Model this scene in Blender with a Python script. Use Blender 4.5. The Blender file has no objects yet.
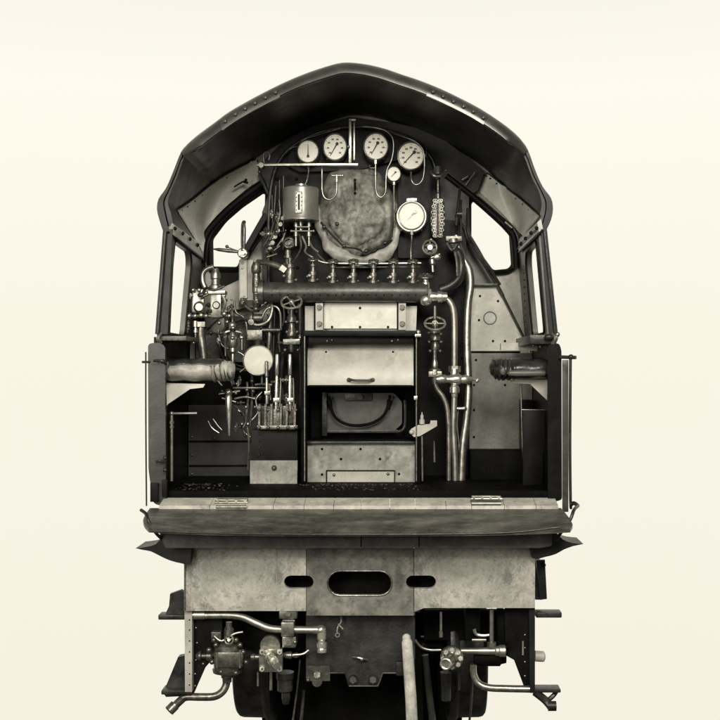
import bpy, bmesh, math, random
from mathutils import Vector, Matrix, noise
random.seed(7)
scene = bpy.context.scene
COL = scene.collection
PI = math.pi
# ---------------------------------------------------------------- measuring
D = 9.0          # camera distance from the rear face of the roof (metres)
S = 0.008        # metres per photo pixel on that face
VX, VY = 398.0, 370.0   # where level lines running away from the camera meet in the photograph
def k(d): return (D + d) / D
def W(px, py, d=0.0):
    return Vector(((px - VX) * S * k(d), d, (VY - py) * S * k(d)))
def L(px, d): return px * S * k(d)          # a length in photo pixels at depth d
# ---------------------------------------------------------------- materials
def new_mat(name):
    m = bpy.data.materials.new(name); m.use_nodes = True
    nt = m.node_tree; b = nt.nodes['Principled BSDF']
    return m, nt, b
WARM = (1.0, 0.965, 0.84)
def mat(name, v, rough=.5, metal=0.0, vary=.25, scale=6.0, bump=.15, bscale=40, spots=0.0, spec=.5, coat=0.0, stretch=None, detail=6, dark=None, grime=.35, spos=.54):
    m, nt, b = new_mat(name)
    N = nt.nodes; LK = nt.links
    tc = N.new('ShaderNodeTexCoord'); mp = N.new('ShaderNodeMapping')
    LK.new(tc.outputs['Object'], mp.inputs['Vector'])
    if stretch: mp.inputs['Scale'].default_value = stretch
    n1 = N.new('ShaderNodeTexNoise'); n1.inputs['Scale'].default_value = scale; n1.inputs['Detail'].default_value = detail; n1.inputs['Roughness'].default_value = .62
    LK.new(mp.outputs['Vector'], n1.inputs['Vector'])
    cr = N.new('ShaderNodeValToRGB')
    lo = v * (1 - vary); hi = min(.95, v * (1 + vary))
    cr.color_ramp.elements[0].position = .32; cr.color_ramp.elements[1].position = .68
    cr.color_ramp.elements[0].color = (lo * WARM[0], lo * WARM[1], lo * WARM[2], 1)
    cr.color_ramp.elements[1].color = (hi * WARM[0], hi * WARM[1], hi * WARM[2], 1)
    LK.new(n1.outputs['Fac'], cr.inputs['Fac'])
    out = cr.outputs['Color']
    if spots > 0:                       # scuffs and stains with a shape of their own
        n2 = N.new('ShaderNodeTexNoise'); n2.inputs['Scale'].default_value = scale * 2.3; n2.inputs['Detail'].default_value = 9; n2.inputs['Roughness'].default_value = .72
        LK.new(mp.outputs['Vector'], n2.inputs['Vector'])
        c2 = N.new('ShaderNodeValToRGB'); c2.color_ramp.elements[0].position = spos; c2.color_ramp.elements[1].position = spos + .15
        c2.color_ramp.elements[0].color = (0, 0, 0, 1); c2.color_ramp.elements[1].color = (spots, spots, spots, 1)
        LK.new(n2.outputs['Fac'], c2.inputs['Fac'])
        mx = N.new('ShaderNodeMix'); mx.data_type = 'RGBA'
        dv = dark if dark is not None else v * .25
        LK.new(c2.outputs['Color'], mx.inputs['Factor']); LK.new(out, mx.inputs['A'])
        mx.inputs['B'].default_value = (dv, dv * .96, dv * .84, 1)
        out = mx.outputs['Result']
    if bump > 0:
        n5 = N.new('ShaderNodeTexNoise'); n5.inputs['Scale'].default_value = 3.1; n5.inputs['Detail'].default_value = 12; n5.inputs['Roughness'].default_value = .78
        LK.new(tc.outputs['Object'], n5.inputs['Vector'])
        m5 = N.new('ShaderNodeMapRange'); m5.inputs['From Min'].default_value = .36; m5.inputs['From Max'].default_value = .64; m5.inputs['To Min'].default_value = 1 - grime; m5.inputs['To Max'].default_value = 1 + grime * .35
        LK.new(n5.outputs['Fac'], m5.inputs['Value'])
        vs = N.new('ShaderNodeVectorMath'); vs.operation = 'SCALE'; LK.new(out, vs.inputs[0]); LK.new(m5.outputs['Result'], vs.inputs['Scale']); out = vs.outputs['Vector']
    LK.new(out, b.inputs['Base Color'])
    b.inputs['Metallic'].default_value = metal
    b.inputs['Specular IOR Level'].default_value = spec
    b.inputs['Coat Weight'].default_value = coat
    b.inputs['Coat Roughness'].default_value = .15
    rr = N.new('ShaderNodeMapRange'); rr.inputs['To Min'].default_value = max(.04, rough - .1); rr.inputs['To Max'].default_value = min(1, rough + .14)
    n3 = N.new('ShaderNodeTexNoise'); n3.inputs['Scale'].default_value = scale * 3; n3.inputs['Detail'].default_value = 4
    LK.new(mp.outputs['Vector'], n3.inputs['Vector']); LK.new(n3.outputs['Fac'], rr.inputs['Value']); LK.new(rr.outputs['Result'], b.inputs['Roughness'])
    if bump > 0:
        n4 = N.new('ShaderNodeTexNoise'); n4.inputs['Scale'].default_value = bscale; n4.inputs['Detail'].default_value = 3
        LK.new(mp.outputs['Vector'], n4.inputs['Vector'])
        bp = N.new('ShaderNodeBump'); bp.inputs['Strength'].default_value = bump; bp.inputs['Distance'].default_value = .004
        LK.new(n4.outputs['Fac'], bp.inputs['Height']); LK.new(bp.outputs['Normal'], b.inputs['Normal'])
    return m
M = {
 'black':   mat('black_paint', .007, .40, vary=.4, spec=.10, scale=4, grime=.5),
 'roof':    mat('roof_paint', .013, .42, vary=.3, spec=.3, scale=3, bump=.06),
 'ceil':    mat('ceiling_paint', .026, .42, vary=.35, spec=.35, scale=3, bump=.08),
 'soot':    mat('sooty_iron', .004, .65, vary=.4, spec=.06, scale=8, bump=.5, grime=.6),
 'dark':    mat('dark_iron', .035, .36, metal=.4, vary=.5, scale=9, bump=.4, grime=.5),
 'mid':     mat('grey_paint', .10, .42, vary=.28, scale=4, spots=.5),
 'panel':   mat('pale_panel_paint', .46, .40, vary=.16, scale=2.6, spots=.45, bump=.12, grime=.3),
 'light':   mat('light_lining_paint', .68, .40, vary=.1, scale=4, spots=.3, bump=.08, grime=.22),
 'plate':   mat('bare_steel_plate', .48, .42, metal=.2, vary=.42, scale=2.6, spots=.8, bump=.3, dark=.10, detail=12, grime=.55, spos=.485),
 'bright':  mat('bright_steel', .72, .24, metal=.85, vary=.15, scale=10, bump=.25, bscale=30, spots=.3),
 'steel':   mat('dull_steel', .34, .30, metal=.85, vary=.35, scale=14, bump=.18, bscale=30, spots=.5),
 'gun':     mat('gun_metal', .17, .32, metal=.75, vary=.45, scale=16, bump=.5, spots=.6, grime=.5),
 'copper':  mat('copper_pipe', .42, .38, metal=.85, vary=.25, scale=9, bump=.12, bscale=14, spots=.45),
 'rag':     mat('lagged_pipe', .56, .7, vary=.2, scale=14, bump=.8, bscale=50, spots=.45, grime=.4),
 'cement':  mat('lagging_cement', .23, .6, vary=.5, scale=6, bump=1, bscale=22, spots=.85, dark=.07, spec=.4, grime=.5),
 'dial':    mat('dial_enamel', .80, .5, vary=.02, bump=0),
 'ink':     mat('dial_ink', .012, .6, vary=.1, bump=0),
 'leather': mat('leather_pad', .03, .3, vary=.5, scale=12, bump=.8, bscale=26, spec=.6),
 'cloth':   mat('pale_pad_cover', .42, .42, vary=.25, scale=10, bump=.9, bscale=24, spots=.4),
 'wood':    mat('pale_threshold', .50, .55, vary=.2, scale=8, spots=.6, bump=.3, dark=.1),
 'tread':   mat('worn_deck_steel', .13, .38, metal=.4, vary=.5, scale=4, spots=.6, bump=.6, bscale=60, stretch=(.6, 2, 5), dark=.32, detail=12, grime=.6),
 'apron':   mat('apron_beam_paint', .045, .45, vary=.5, scale=6, spots=.6, dark=.12, grime=.6),
 'silver':  mat('tank_paint', .28, .3, metal=.5, vary=.08, scale=5, bump=.03, spots=.1, grime=.2),
 'cinder':  mat('cinders', .06, .35, vary=.7, scale=60, bump=.5),
}
# ---------------------------------------------------------------- mesh building
CENTRE = {}
def setp(o, label=None, cat=None, group=None, kind=None):
    if label: o['label'] = label
    if cat: o['category'] = cat
    if group: o['group'] = group
    if kind: o['kind'] = kind
    return o
class MB:
    def __init__(s): s.bm = bmesh.new()
    def add(s, verts, faces):
        vs = [s.bm.verts.new(v) for v in verts]
        for f in faces:
            try: s.bm.faces.new([vs[i] for i in f])
            except ValueError: pass
        return s
    def merge(s, other, mtx=None):
        me = bpy.data.meshes.new('t'); other.to_mesh(me)
        if mtx: me.transform(mtx)
        s.bm.from_mesh(me); bpy.data.meshes.remove(me); other.free()
        return s
    def wbox(s, a, b, bev=.004):
        t = bmesh.new(); bmesh.ops.create_cube(t, size=1)
        c = (Vector(a) + Vector(b)) / 2; e = Vector([abs(b[i] - a[i]) for i in range(3)])
        for v in t.verts: v.co = Vector((v.co.x * e.x, v.co.y * e.y, v.co.z * e.z)) + c
        bev = min(bev, min(e) * .4)
        if bev > 0: bmesh.ops.bevel(t, geom=t.edges[:], offset=bev, segments=2, affect='EDGES', profile=.6)
        return s.merge(t)
    def box(s, x0, y0, x1, y1, d0, d1, bev=.004):
        a = W(x0, y1, d0); b = W(x1, y0, d0)
        return s.wbox((a.x, d0, a.z), (b.x, d1, b.z), bev)
    def fill(s, outer, holes=(), th=.01, fmap=None):
        """flat shape with holes, 2-D points, given a thickness, mapped by fmap(u, v, w)"""
        cu = bpy.data.curves.new('t', 'CURVE'); cu.dimensions = '2D'; cu.fill_mode = 'BOTH'; cu.extrude = th / 2
        for loop in [outer] + list(holes):
            sp = cu.splines.new('POLY'); sp.points.add(len(loop) - 1); sp.use_cyclic_u = True
            for p, q in zip(sp.points, loop): p.co = (q[0], q[1], 0, 1)
        ob = bpy.data.objects.new('t', cu); COL.objects.link(ob)
        dg = bpy.context.evaluated_depsgraph_get()
        me = bpy.data.meshes.new_from_object(ob.evaluated_get(dg))
        for v in me.vertices: v.co = Vector(fmap(v.co.x, v.co.y, v.co.z))
        s.bm.from_mesh(me)
        bpy.data.objects.remove(ob); bpy.data.curves.remove(cu); bpy.data.meshes.remove(me)
        return s
    def plate(s, pts, d, th=.012, holes=(), r=0):
        """pixel outline standing at depth d, extruded away from the camera"""
        if r: pts = rounded(pts, r)
        f = lambda u, v, w: (u, d + th / 2 + w, v)
        cv = lambda L_: [(W(x, y, d).x, W(x, y, d).z) for x, y in L_]
        return s.fill(cv(pts), [cv(h) for h in holes], th, f)
    def sheet(s, pts, th=.01):
        """thin sheet through any 3-D (px,py,d) outline"""
        P = [W(*p) for p in pts]
        n = Vector((0, 0, 0))
        for i in range(len(P)): n += P[i].cross(P[(i + 1) % len(P)])
        n.normalize()
        if n.y > 0: n = -n
        Q = [p - n * th for p in P]; m = len(P)
        fs = [list(range(m)), list(range(2 * m - 1, m - 1, -1))] + [[i, i + m, (i + 1) % m + m, (i + 1) % m] for i in range(m)]
        return s.add(P + Q, fs)
    def sweep(s, P, R, seg=12, caps=True):
        """round tube through world points P with radius list R"""
        n = len(P); T = []
        for i in range(n):
            a = P[max(0, i - 1)]; b = P[min(n - 1, i + 1)]; t = (b - a)
            T.append(t.normalized() if t.length > 1e-9 else Vector((0, 0, 1)))
        up = Vector((0, 1, 0)) if abs(T[0].y) < .9 else Vector((1, 0, 0))
        u = T[0].cross(up).normalized()
        rings = []
        for i in range(n):
            u = (u - T[i] * u.dot(T[i])).normalized(); w = T[i].cross(u)
            rings.append([P[i] + (u * math.cos(2 * PI * j / seg) + w * math.sin(2 * PI * j / seg)) * R[i] for j in range(seg)])
        V = [v for r_ in rings for v in r_]; F = []
        for i in range(n - 1):
            for j in range(seg):
                a = i * seg + j; b = i * seg + (j + 1) % seg
                F.append([a, b, b + seg, a + seg])
        if caps: F += [list(range(seg - 1, -1, -1)), list(range((n - 1) * seg, n * seg))]
        return s.add(V, F)
    def tube(s, pts, r, seg=12, smooth=6):
        """pipe through (px,py,d) points, r in pixels"""
        P = [W(*p) for p in pts]; dm = sum(p[2] for p in pts) / len(pts)
        if smooth and len(P) > 2: P = catmull(P, smooth)
        return s.sweep(P, [L(r, dm)] * len(P), seg)
    def rod(s, a, b, r0, r1=None, seg=12):
        r1 = r0 if r1 is None else r1
        return s.sweep([W(*a), W(*b)], [L(r0, a[2]), L(r1, b[2])], seg)
    def turn(s, a, b, prof, seg=16):
        """lathe along a->b (px,py,d); prof = [(t 0..1, radius px)]"""
        A = W(*a); B = W(*b)
        return s.sweep([A.lerp(B, t) for t, _ in prof], [max(1e-4, L(r, a[2])) for _, r in prof], seg) if True else s
    def cyl(s, x, y, d0, d1, r, seg=24, ry=None, bev=0):
        c = W(x, y, d0); R = L(r, d0); RY = L(ry, d0) if ry else R
        rings = [(d0 + bev, 0), (d0, bev)] if bev else [(d0, 0)]
        V = []; prof = ([(d0, R - bev), (d0 + bev, R)] if bev else [(d0, R)]) + [(d1, R)]
        for dd, rr in prof:
            V += [Vector((c.x + rr * math.cos(2 * PI * j / seg), dd, c.z + rr * RY / R * math.sin(2 * PI * j / seg))) for j in range(seg)]
        F = [list(range(seg)), list(range((len(prof)) * seg - 1, (len(prof) - 1) * seg - 1, -1))]
        for i in range(len(prof) - 1):
            for j in range(seg):
                a = i * seg + j; b = i * seg + (j + 1) % seg; F.append([a, a + seg, b + seg, b])
        return s.add(V, F)
    def ring(s, c, n, R, r, seg=32, ms=8):
        n = n.normalized(); u = n.cross(Vector((0, 0, 1)) if abs(n.z) < .9 else Vector((1, 0, 0))).normalized(); w = n.cross(u)
        V = []; F = []
        for i in range(seg):
            e = u * math.cos(2 * PI * i / seg) + w * math.sin(2 * PI * i / seg)
            for j in range(ms):
                V.append(c + e * (R + r * math.cos(2 * PI * j / ms)) + n * r * math.sin(2 * PI * j / ms))
        for i in range(seg):
            for j in range(ms):
                F.append([i * ms + j, ((i + 1) % seg) * ms + j, ((i + 1) % seg) * ms + (j + 1) % ms, i * ms + (j + 1) % ms])
        return s.add(V, F)
    def ball(s, x, y, d, r, sc=(1, 1, 1), seg=14):
        t = bmesh.new(); bmesh.ops.create_uvsphere(t, u_segments=seg, v_segments=max(6, seg // 2), radius=L(r, d))
        c = W(x, y, d)
        for v in t.verts: v.co = Vector((v.co.x * sc[0], v.co.y * sc[1], v.co.z * sc[2])) + c
        return s.merge(t)
    def rivets(s, pts, d, r=1.4, h=.5):
        for x, y in pts: s.ball(x, y, d if not callable(d) else d(x, y), r, (1, h, 1), 10)
        return s
    def hexnut(s, a, b, r): return s.sweep([W(*a), W(*b)], [L(r, a[2])] * 2, 6)
    def build(s, name, m, parent=None, label=None, smooth=True, ang=35):
        bm = s.bm
        bmesh.ops.remove_doubles(bm, verts=bm.verts, dist=1e-6)
        bmesh.ops.recalc_face_normals(bm, faces=bm.faces)
        lo = Vector([min(v.co[i] for v in bm.verts) for i in range(3)]); hi = Vector([max(v.co[i] for v in bm.verts) for i in range(3)])
        c = (lo + hi) / 2
        for v in bm.verts: v.co -= c
        me = bpy.data.meshes.new(name); bm.to_mesh(me); bm.free()
        me.materials.append(M[m] if isinstance(m, str) else m)
        if smooth:
            me.shade_smooth(); me.set_sharp_from_angle(angle=math.radians(ang))
        o = bpy.data.objects.new(name, me); COL.objects.link(o)
        if parent:
            o.parent = parent; o.location = c - CENTRE[parent.name]
        else: o.location = c
        CENTRE[o.name] = c
        if label: o['label'] = label
        return o
def catmull(P, m):
    Q = [P[0]] + list(P) + [P[-1]]; out = []
    for i in range(1, len(Q) - 2):
        a, b, c, d = Q[i - 1:i + 3]
        for j in range(m):
            t = j / m
            out.append(.5 * ((2 * b) + (c - a) * t + (2 * a - 5 * b + 4 * c - d) * t * t + (3 * b - a - 3 * c + d) * t ** 3))
    out.append(P[-1]); return out
def rounded(pts, r, n=5):
    out = []; m = len(pts)
    for i in range(m):
        p = Vector(pts[i]); a = Vector(pts[i - 1]); b = Vector(pts[(i + 1) % m])
        ra = min(r, (a - p).length * .48, (b - p).length * .48)
        A = p + (a - p).normalized() * ra; B = p + (b - p).normalized() * ra
        for j in range(n + 1):
            t = j / n; q = A * (1 - t) ** 2 + p * 2 * t * (1 - t) + B * t * t; out.append((q.x, q.y))
    return out
def slot(x0, y0, x1, y1, n=8):
    r = (y1 - y0) / 2; cy = (y0 + y1) / 2; out = []
    for j in range(n + 1):
        a = -PI / 2 + PI * j / n; out.append((x1 - r + r * math.cos(a), cy + r * math.sin(a)))
    for j in range(n + 1):
        a = PI / 2 + PI * j / n; out.append((x0 + r + r * math.cos(a), cy + r * math.sin(a)))
    return out
def copy_tree(o, dx, parent=None, root=True):
    c = o.copy(); COL.objects.link(c)
    if parent: c.parent = parent
    if root: c.location = o.location + dx
    for ch in [x for x in bpy.data.objects if x.parent == o]:
        copy_tree(ch, dx, c, False)
    CENTRE[c.name] = CENTRE.get(o.name, Vector()) + dx
    return c

# ---------------------------------------------------------------- the locomotive
ROOT = bpy.data.objects.new('steam_locomotive', None); COL.objects.link(ROOT)
ROOT.empty_display_size = .3
ROOT.location = (W(354, 714, 1.0).x, 1.0, W(354, 714, 1.0).z); CENTRE[ROOT.name] = Vector(ROOT.location)
setp(ROOT, 'open rear of a black steam locomotive cab showing gauges, pipes and fire door', 'locomotive')

def handwheel(x, y, d, rx, ry, parent, m='bright', spokes=4, r=1.0, rot=.0, hub=2.2, name='handwheel'):
    """tilted so that it looks rx by ry"""
    t = math.acos(max(.05, min(1, ry / rx))); n = Vector((0, -math.cos(t), math.sin(t)))
    b = MB(); c = W(x, y, d); R = L(rx, d); rr = L(r, d)
    b.ring(c, n, R - rr, rr, 36, 8)
    u = Vector((1, 0, 0)); w = n.cross(u)
    for i in range(spokes):
        a = rot + 2 * PI * i / spokes; e = u * math.cos(a) + w * math.sin(a)
        b.sweep([c + e * rr, c + e * (R - rr)], [rr * .8, rr * .62], 8)
    b.sweep([c + n * rr * 1.5, c - n * rr * 1.8], [L(hub, d)] * 2, 14)
    b.sweep([c + n * rr * 2.6, c + n * rr * 1.4], [L(hub * .55, d)] * 2, 6)
    return b.build(name, m, parent)

# ---- roof ----
OUT = [(163,231),(160,222),(157,210),(158.5,199),(166,188),(173,172),(181,152),(188,144),(200,134),(215,123),(230,112),(250,100.5),(270,90),(290,80.5),(310,72.5),(330,66),(342,63.3),(354,63.3),(370,65.5),(386,69.5),(402,75),(420,81),(440,89),(460,98.5),(480,109),(500,122),(513,132),(522,141),(528,150),(536,172),(543,187),(551,198),(553,209),(551,220),(546,231)]
INN = [(173,231),(172,222),(170,212),(167,202),(170,191),(176.5,176),(184,156),(194,151),(204,141),(218,130),(233,119),(252,107.5),(272,97),(291,87.5),(311,79.5),(331,73),(342,70.5),(353,70.5),(368,72.5),(384,76.5),(400,82),(418,88),(437,96),(457,105.5),(476,116),(495,129),(507,139),(515,147),(524,155),(532,176),(539,190),(542,202),(541,211),(538,222),(536,231)]
def offs(o, i, f): return [(a[0] + (b[0] - a[0]) * f, a[1] + (b[1] - a[1]) * f) for a, b in zip(o, i)]
def loft(b, A, B, d0, d1, steps=6):
    n = len(A); V = []; F = []
    # world section, constant along the depth
    for s_ in range(steps + 1):
        dd = d0 + (d1 - d0) * s_ / steps
        for p in A: w = W(p[0], p[1], 0); V.append((w.x, dd, w.z))
        for p in B: w = W(p[0], p[1], 0); V.append((w.x, dd, w.z))
    st = 2 * n
    for s_ in range(steps):
        for i in range(n - 1):
            a = s_ * st + i; F.append([a, a + 1, a + 1 + st, a + st]); a += n; F.append([a, a + st, a + 1 + st, a + 1])
        for i in (0, n - 1):
            a = s_ * st + i; F.append([a, a + n, a + n + st, a + st])
    for i in range(n - 1):
        F.append([i, i + n, i + 1 + n, i + 1]); a = steps * st + i; F.append([a, a + 1, a + 1 + n, a + n])
    b.add(V, F)
def dens(P, m=3):
    Q = catmull([Vector((p[0], p[1], 0)) for p in P], m); return [(q.x, q.y) for q in Q]
b = MB(); O2 = dens(OUT); I2 = dens(INN); loft(b, O2, offs(O2, I2, .55), 0.0, 1.72)
roof = b.build('cab_roof', 'roof', ROOT, ang=25)
b = MB(); loft(b, offs(O2, I2, .62), I2, 0.03, 1.6)
b.build('ceiling', 'ceil', roof, ang=25)
# turned rim round the rear of the roof, corner to corner
def rim():
    b = MB(); idx = range(6, 29)
    o = dens([OUT[i] for i in idx], 4); inn = dens([INN[i] for i in idx], 4); n = len(o)
    prof = [(0, .06), (-.01, .0)] + [(1.55 * t, -.12 * math.sqrt(1 - (1 - t) ** 2)) for t in (.06, .14, .25, .38, .52, .67, .83, 1.0)] + [(1.63, -.112), (1.65, -.09), (1.58, -.07), (1.2, .0), (.6, .06)]
    V = []; F = []; m = len(prof)
    for i, (p, q) in enumerate(zip(o, inn)):
        e = min(i, n - 1 - i) / 7.0; f = min(1, .45 + .55 * min(1, e))
        nx, nz = q[0] - p[0], q[1] - p[1]; ln = math.hypot(nx, nz); nx /= ln; nz /= ln
        base = 8.8
        for t, y in prof:
            w = W(p[0] + nx * t * base * f, p[1] + nz * t * base * f, 0); V.append((w.x, y * min(1, .3 + .7 * e) if y < 0 else y, w.z))
    for i in range(n - 1):
        for j in range(m):
            a = i * m + j; c = i * m + (j + 1) % m; F.append([a, c, c + m, a + m])
    F += [list(range(m)), list(range((n - 1) * m, n * m))]
    b.add(V, F); return b.build('roof_rim', mat('rim_paint', .06, .33, metal=.35, vary=.25, scale=3, bump=.06, coat=.4), ROOT, ang=50)
rimo = rim()
RL = [(226,121.5),(236,115.5),(247,109),(258,102.5),(268,97),(279,91.5)]
RR = [(425,92.5),(436.5,97),(447,102),(458,108),(469,114.5),(480,121.6)]
def rim_y(t): return -.12 * math.sqrt(max(0, 1 - (1 - min(1, t / 1.55)) ** 2))
ro = dens([OUT[i] for i in range(6, 29)], 8); ri = dens([INN[i] for i in range(6, 29)], 8)
def rim_at(x, t):
    for p, q, p2, q2 in zip(ro, ri, ro[1:], ri[1:]):
        if p[0] <= x <= p2[0]:
            nx, nz = q[0] - p[0], q[1] - p[1]; ln = math.hypot(nx, nz); f = (x - p[0]) / max(1e-6, p2[0] - p[0])
            bx, by = p[0] + (p2[0] - p[0]) * f, p[1] + (p2[1] - p[1]) * f
            return bx + nx / ln * t * 8.8, by + nz / ln * t * 8.8
for x0, x1, n in ((219, 278, 6), (431, 490, 6)):
    b = MB(); V = []; F = []; m = 26; TS = (.62, .66, .85, 1.05, 1.25, 1.45, 1.66, 1.72)
    for i in range(m + 1):
        for j, t in enumerate(TS):
            x, y = rim_at(x0 + (x1 - x0) * i / m, t); w_ = W(x, y, 0)
            V.append(Vector((w_.x, rim_y(t) - (.010 if 0 < j else .0), w_.z)))
    V += [v + Vector((0, .03, 0)) for v in V]; r_ = len(TS); nn = (m + 1) * r_
    for i in range(m):
        for j in range(r_ - 1): a = i * r_ + j; q = [a, a + 1, a + 1 + r_, a + r_]; F += [q, [z + nn for z in q[::-1]]]
        for j in (0, r_ - 1): a = i * r_ + j; F.append([a, a + r_, a + r_ + nn, a + nn])
    for i in (0, m):
        for j in range(r_ - 1): a = i * r_ + j; F.append([a, a + 1, a + 1 + nn, a + nn])
    b.add(V, F)
    for i in range(n):
        x, y = rim_at(x0 + 5 + (x1 - x0 - 8) * i / (n - 1), 1.08); q = W(x, y, 0); q.y = rim_y(1.08) - .012
        t = bmesh.new(); bmesh.ops.create_uvsphere(t, u_segments=14, v_segments=8, radius=.019)
        for v in t.verts: v.co = v.co + q
        b.merge(t)
    b.build('rim_plate', bpy.data.materials['rim_paint'], rimo)
def inside(p, poly):
    c = False; n = len(poly)
    for i in range(n):
        (x1, y1), (x2, y2) = poly[i - 1], poly[i]
        if (y1 > p[1]) != (y2 > p[1]) and p[0] < (x2 - x1) * (p[1] - y1) / (y2 - y1) + x1: c = not c
    return c
SEC = I2 + [(541, 250), (548, 334), (548, 520), (160, 520), (160, 334), (168, 250)]
CACHE = {}
def ceil_depth(x, y, most=1.56):
    key = (round(x, 2), round(y, 2))
    if key not in CACHE: CACHE[key] = ceil_depth_at(x, y, most)
    return CACHE[key]
def ceil_depth_at(x, y, most):
    d = 0.0
    while d < most:
        if not inside(((x - VX) * k(d) + VX, (y - VY) * k(d) + VY), SEC): return max(.02, d - .04)
        d += .01
    return most
# lining panels under the eaves (pale) and riveted eave brackets
for sd in (0, 1):
    fx = (lambda x: x) if sd == 0 else (lambda x: 708.5 - x)
    b = MB()
    if sd == 0:
        A = [(177,210),(184,206),(196,197),(208,187),(222,177),(238,168),(256,159)]
        Bp = [(203,252),(205,241),(211,229),(221,214),(235,199),(248,188),(262,179)]
        q = lambda x, y: (x, y)
    else:
        A = [(540,216),(532,209),(522,200),(510,191),(500,183),(490,175),(486,173)]
        Bp = [(523,236),(517,230),(509,221),(501,212),(492,203),(484,196),(480,192)]
    A = catmull([Vector((x, y, 0)) for x, y in A], 5); Bp = catmull([Vector((x, y, 0)) for x, y in Bp], 5)
    V = []; F = []
    NV = 16
    for i in range(len(A)):
        for j in range(NV + 1):
            p = A[i].lerp(Bp[i], j / NV)
            V.append(p)
    G = [ceil_depth(p.x, p.y) for p in V]; r_ = NV + 1; na_ = len(A)
    for it in range(14):                    # cove the corner between roof sheet and front wall
        H = G[:]
        for i in range(na_):
            for j in range(r_):
                nb = [G[c * r_ + e] for c, e in ((max(0, i - 1), j), (min(na_ - 1, i + 1), j), (i, max(0, j - 1)), (i, min(NV, j + 1)))]
                H[i * r_ + j] = min(ceil_depth(V[i * r_ + j].x, V[i * r_ + j].y), .3 * G[i * r_ + j] + .7 * sum(nb) / 4)
        G = H
    V = [W(p.x, p.y, g) for p, g in zip(V, G)]
    nn = len(V); V += [v + Vector((0, .02, .01)) for v in V]
    for i in range(len(A) - 1):
        for j in range(NV):
            a = i * (NV + 1) + j; q = [a, a + 1, a + NV + 2, a + NV + 1]; F.append(q); F.append([z + nn for z in q[::-1]])
    b.add(V, F)
    ln = b.build('lining_panel', 'light', ROOT)
    # seam strip and rivets along the upper edge
    b = MB(); b.tube([(a.x, a.y, ceil_depth(a.x, a.y) - .015) for a in A], .8, 8, 0)
    for i in range(0, len(A), 3): x, y = A[i].x + (1.5 if sd == 0 else -1.5), A[i].y + 2.2; b.ball(x, y, ceil_depth(x, y) - .01, .9, (1, .6, 1), 8)
    b.build('seam_strip', 'dark', ln)
    if sd == 0: T0, T1, B1, B0 = (172,223), (204,246), (203,258), (168,231); RV = [(175,228.5),(182.5,233.5),(190,239),(197.5,245)]
    else: T0, T1, B1, B0 = (541,219), (518,240), (519,251), (543,229); RV = [(536.5,228),(531,233),(525.5,238.5),(521,244)]
    b = MB(); V = []; F = []; n = 12
    for i in range(n + 1):
        t = i / n
        for (p, q) in ((T0, T1), (B0, B1)):
            x, y = p[0] + (q[0] - p[0]) * t, p[1] + (q[1] - p[1]) * t; V.append(W(x, y, ceil_depth(x, y) - .03))
    V += [v + Vector((0, .015, 0)) for v in V]; m = 2 * n + 2
    for i in range(n): a = 2 * i; F += [[a, a + 1, a + 3, a + 2], [a + m, a + 2 + m, a + 3 + m, a + 1 + m], [a + 1, a + 1 + m, a + 3 + m, a + 3], [a, a + 2, a + 2 + m, a + m]]
    b.add(V, F); br = b.build('eave_bracket', 'panel', ROOT)
    MB().rivets(RV, lambda x, y: ceil_depth(x, y) - .035, 2.0, .7).build('rivet_row', 'black', br)
    b = MB(); b.tube([(B0[0] + (B1[0] - B0[0]) * t, B0[1] + (B1[1] - B0[1]) * t + 1, ceil_depth(B0[0] + (B1[0] - B0[0]) * t, B0[1] + (B1[1] - B0[1]) * t) - .04) for t in (0, .25, .5, .75, 1)], 1.2, 8, 0); b.build('bracket_edge', 'black', br)

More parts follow.
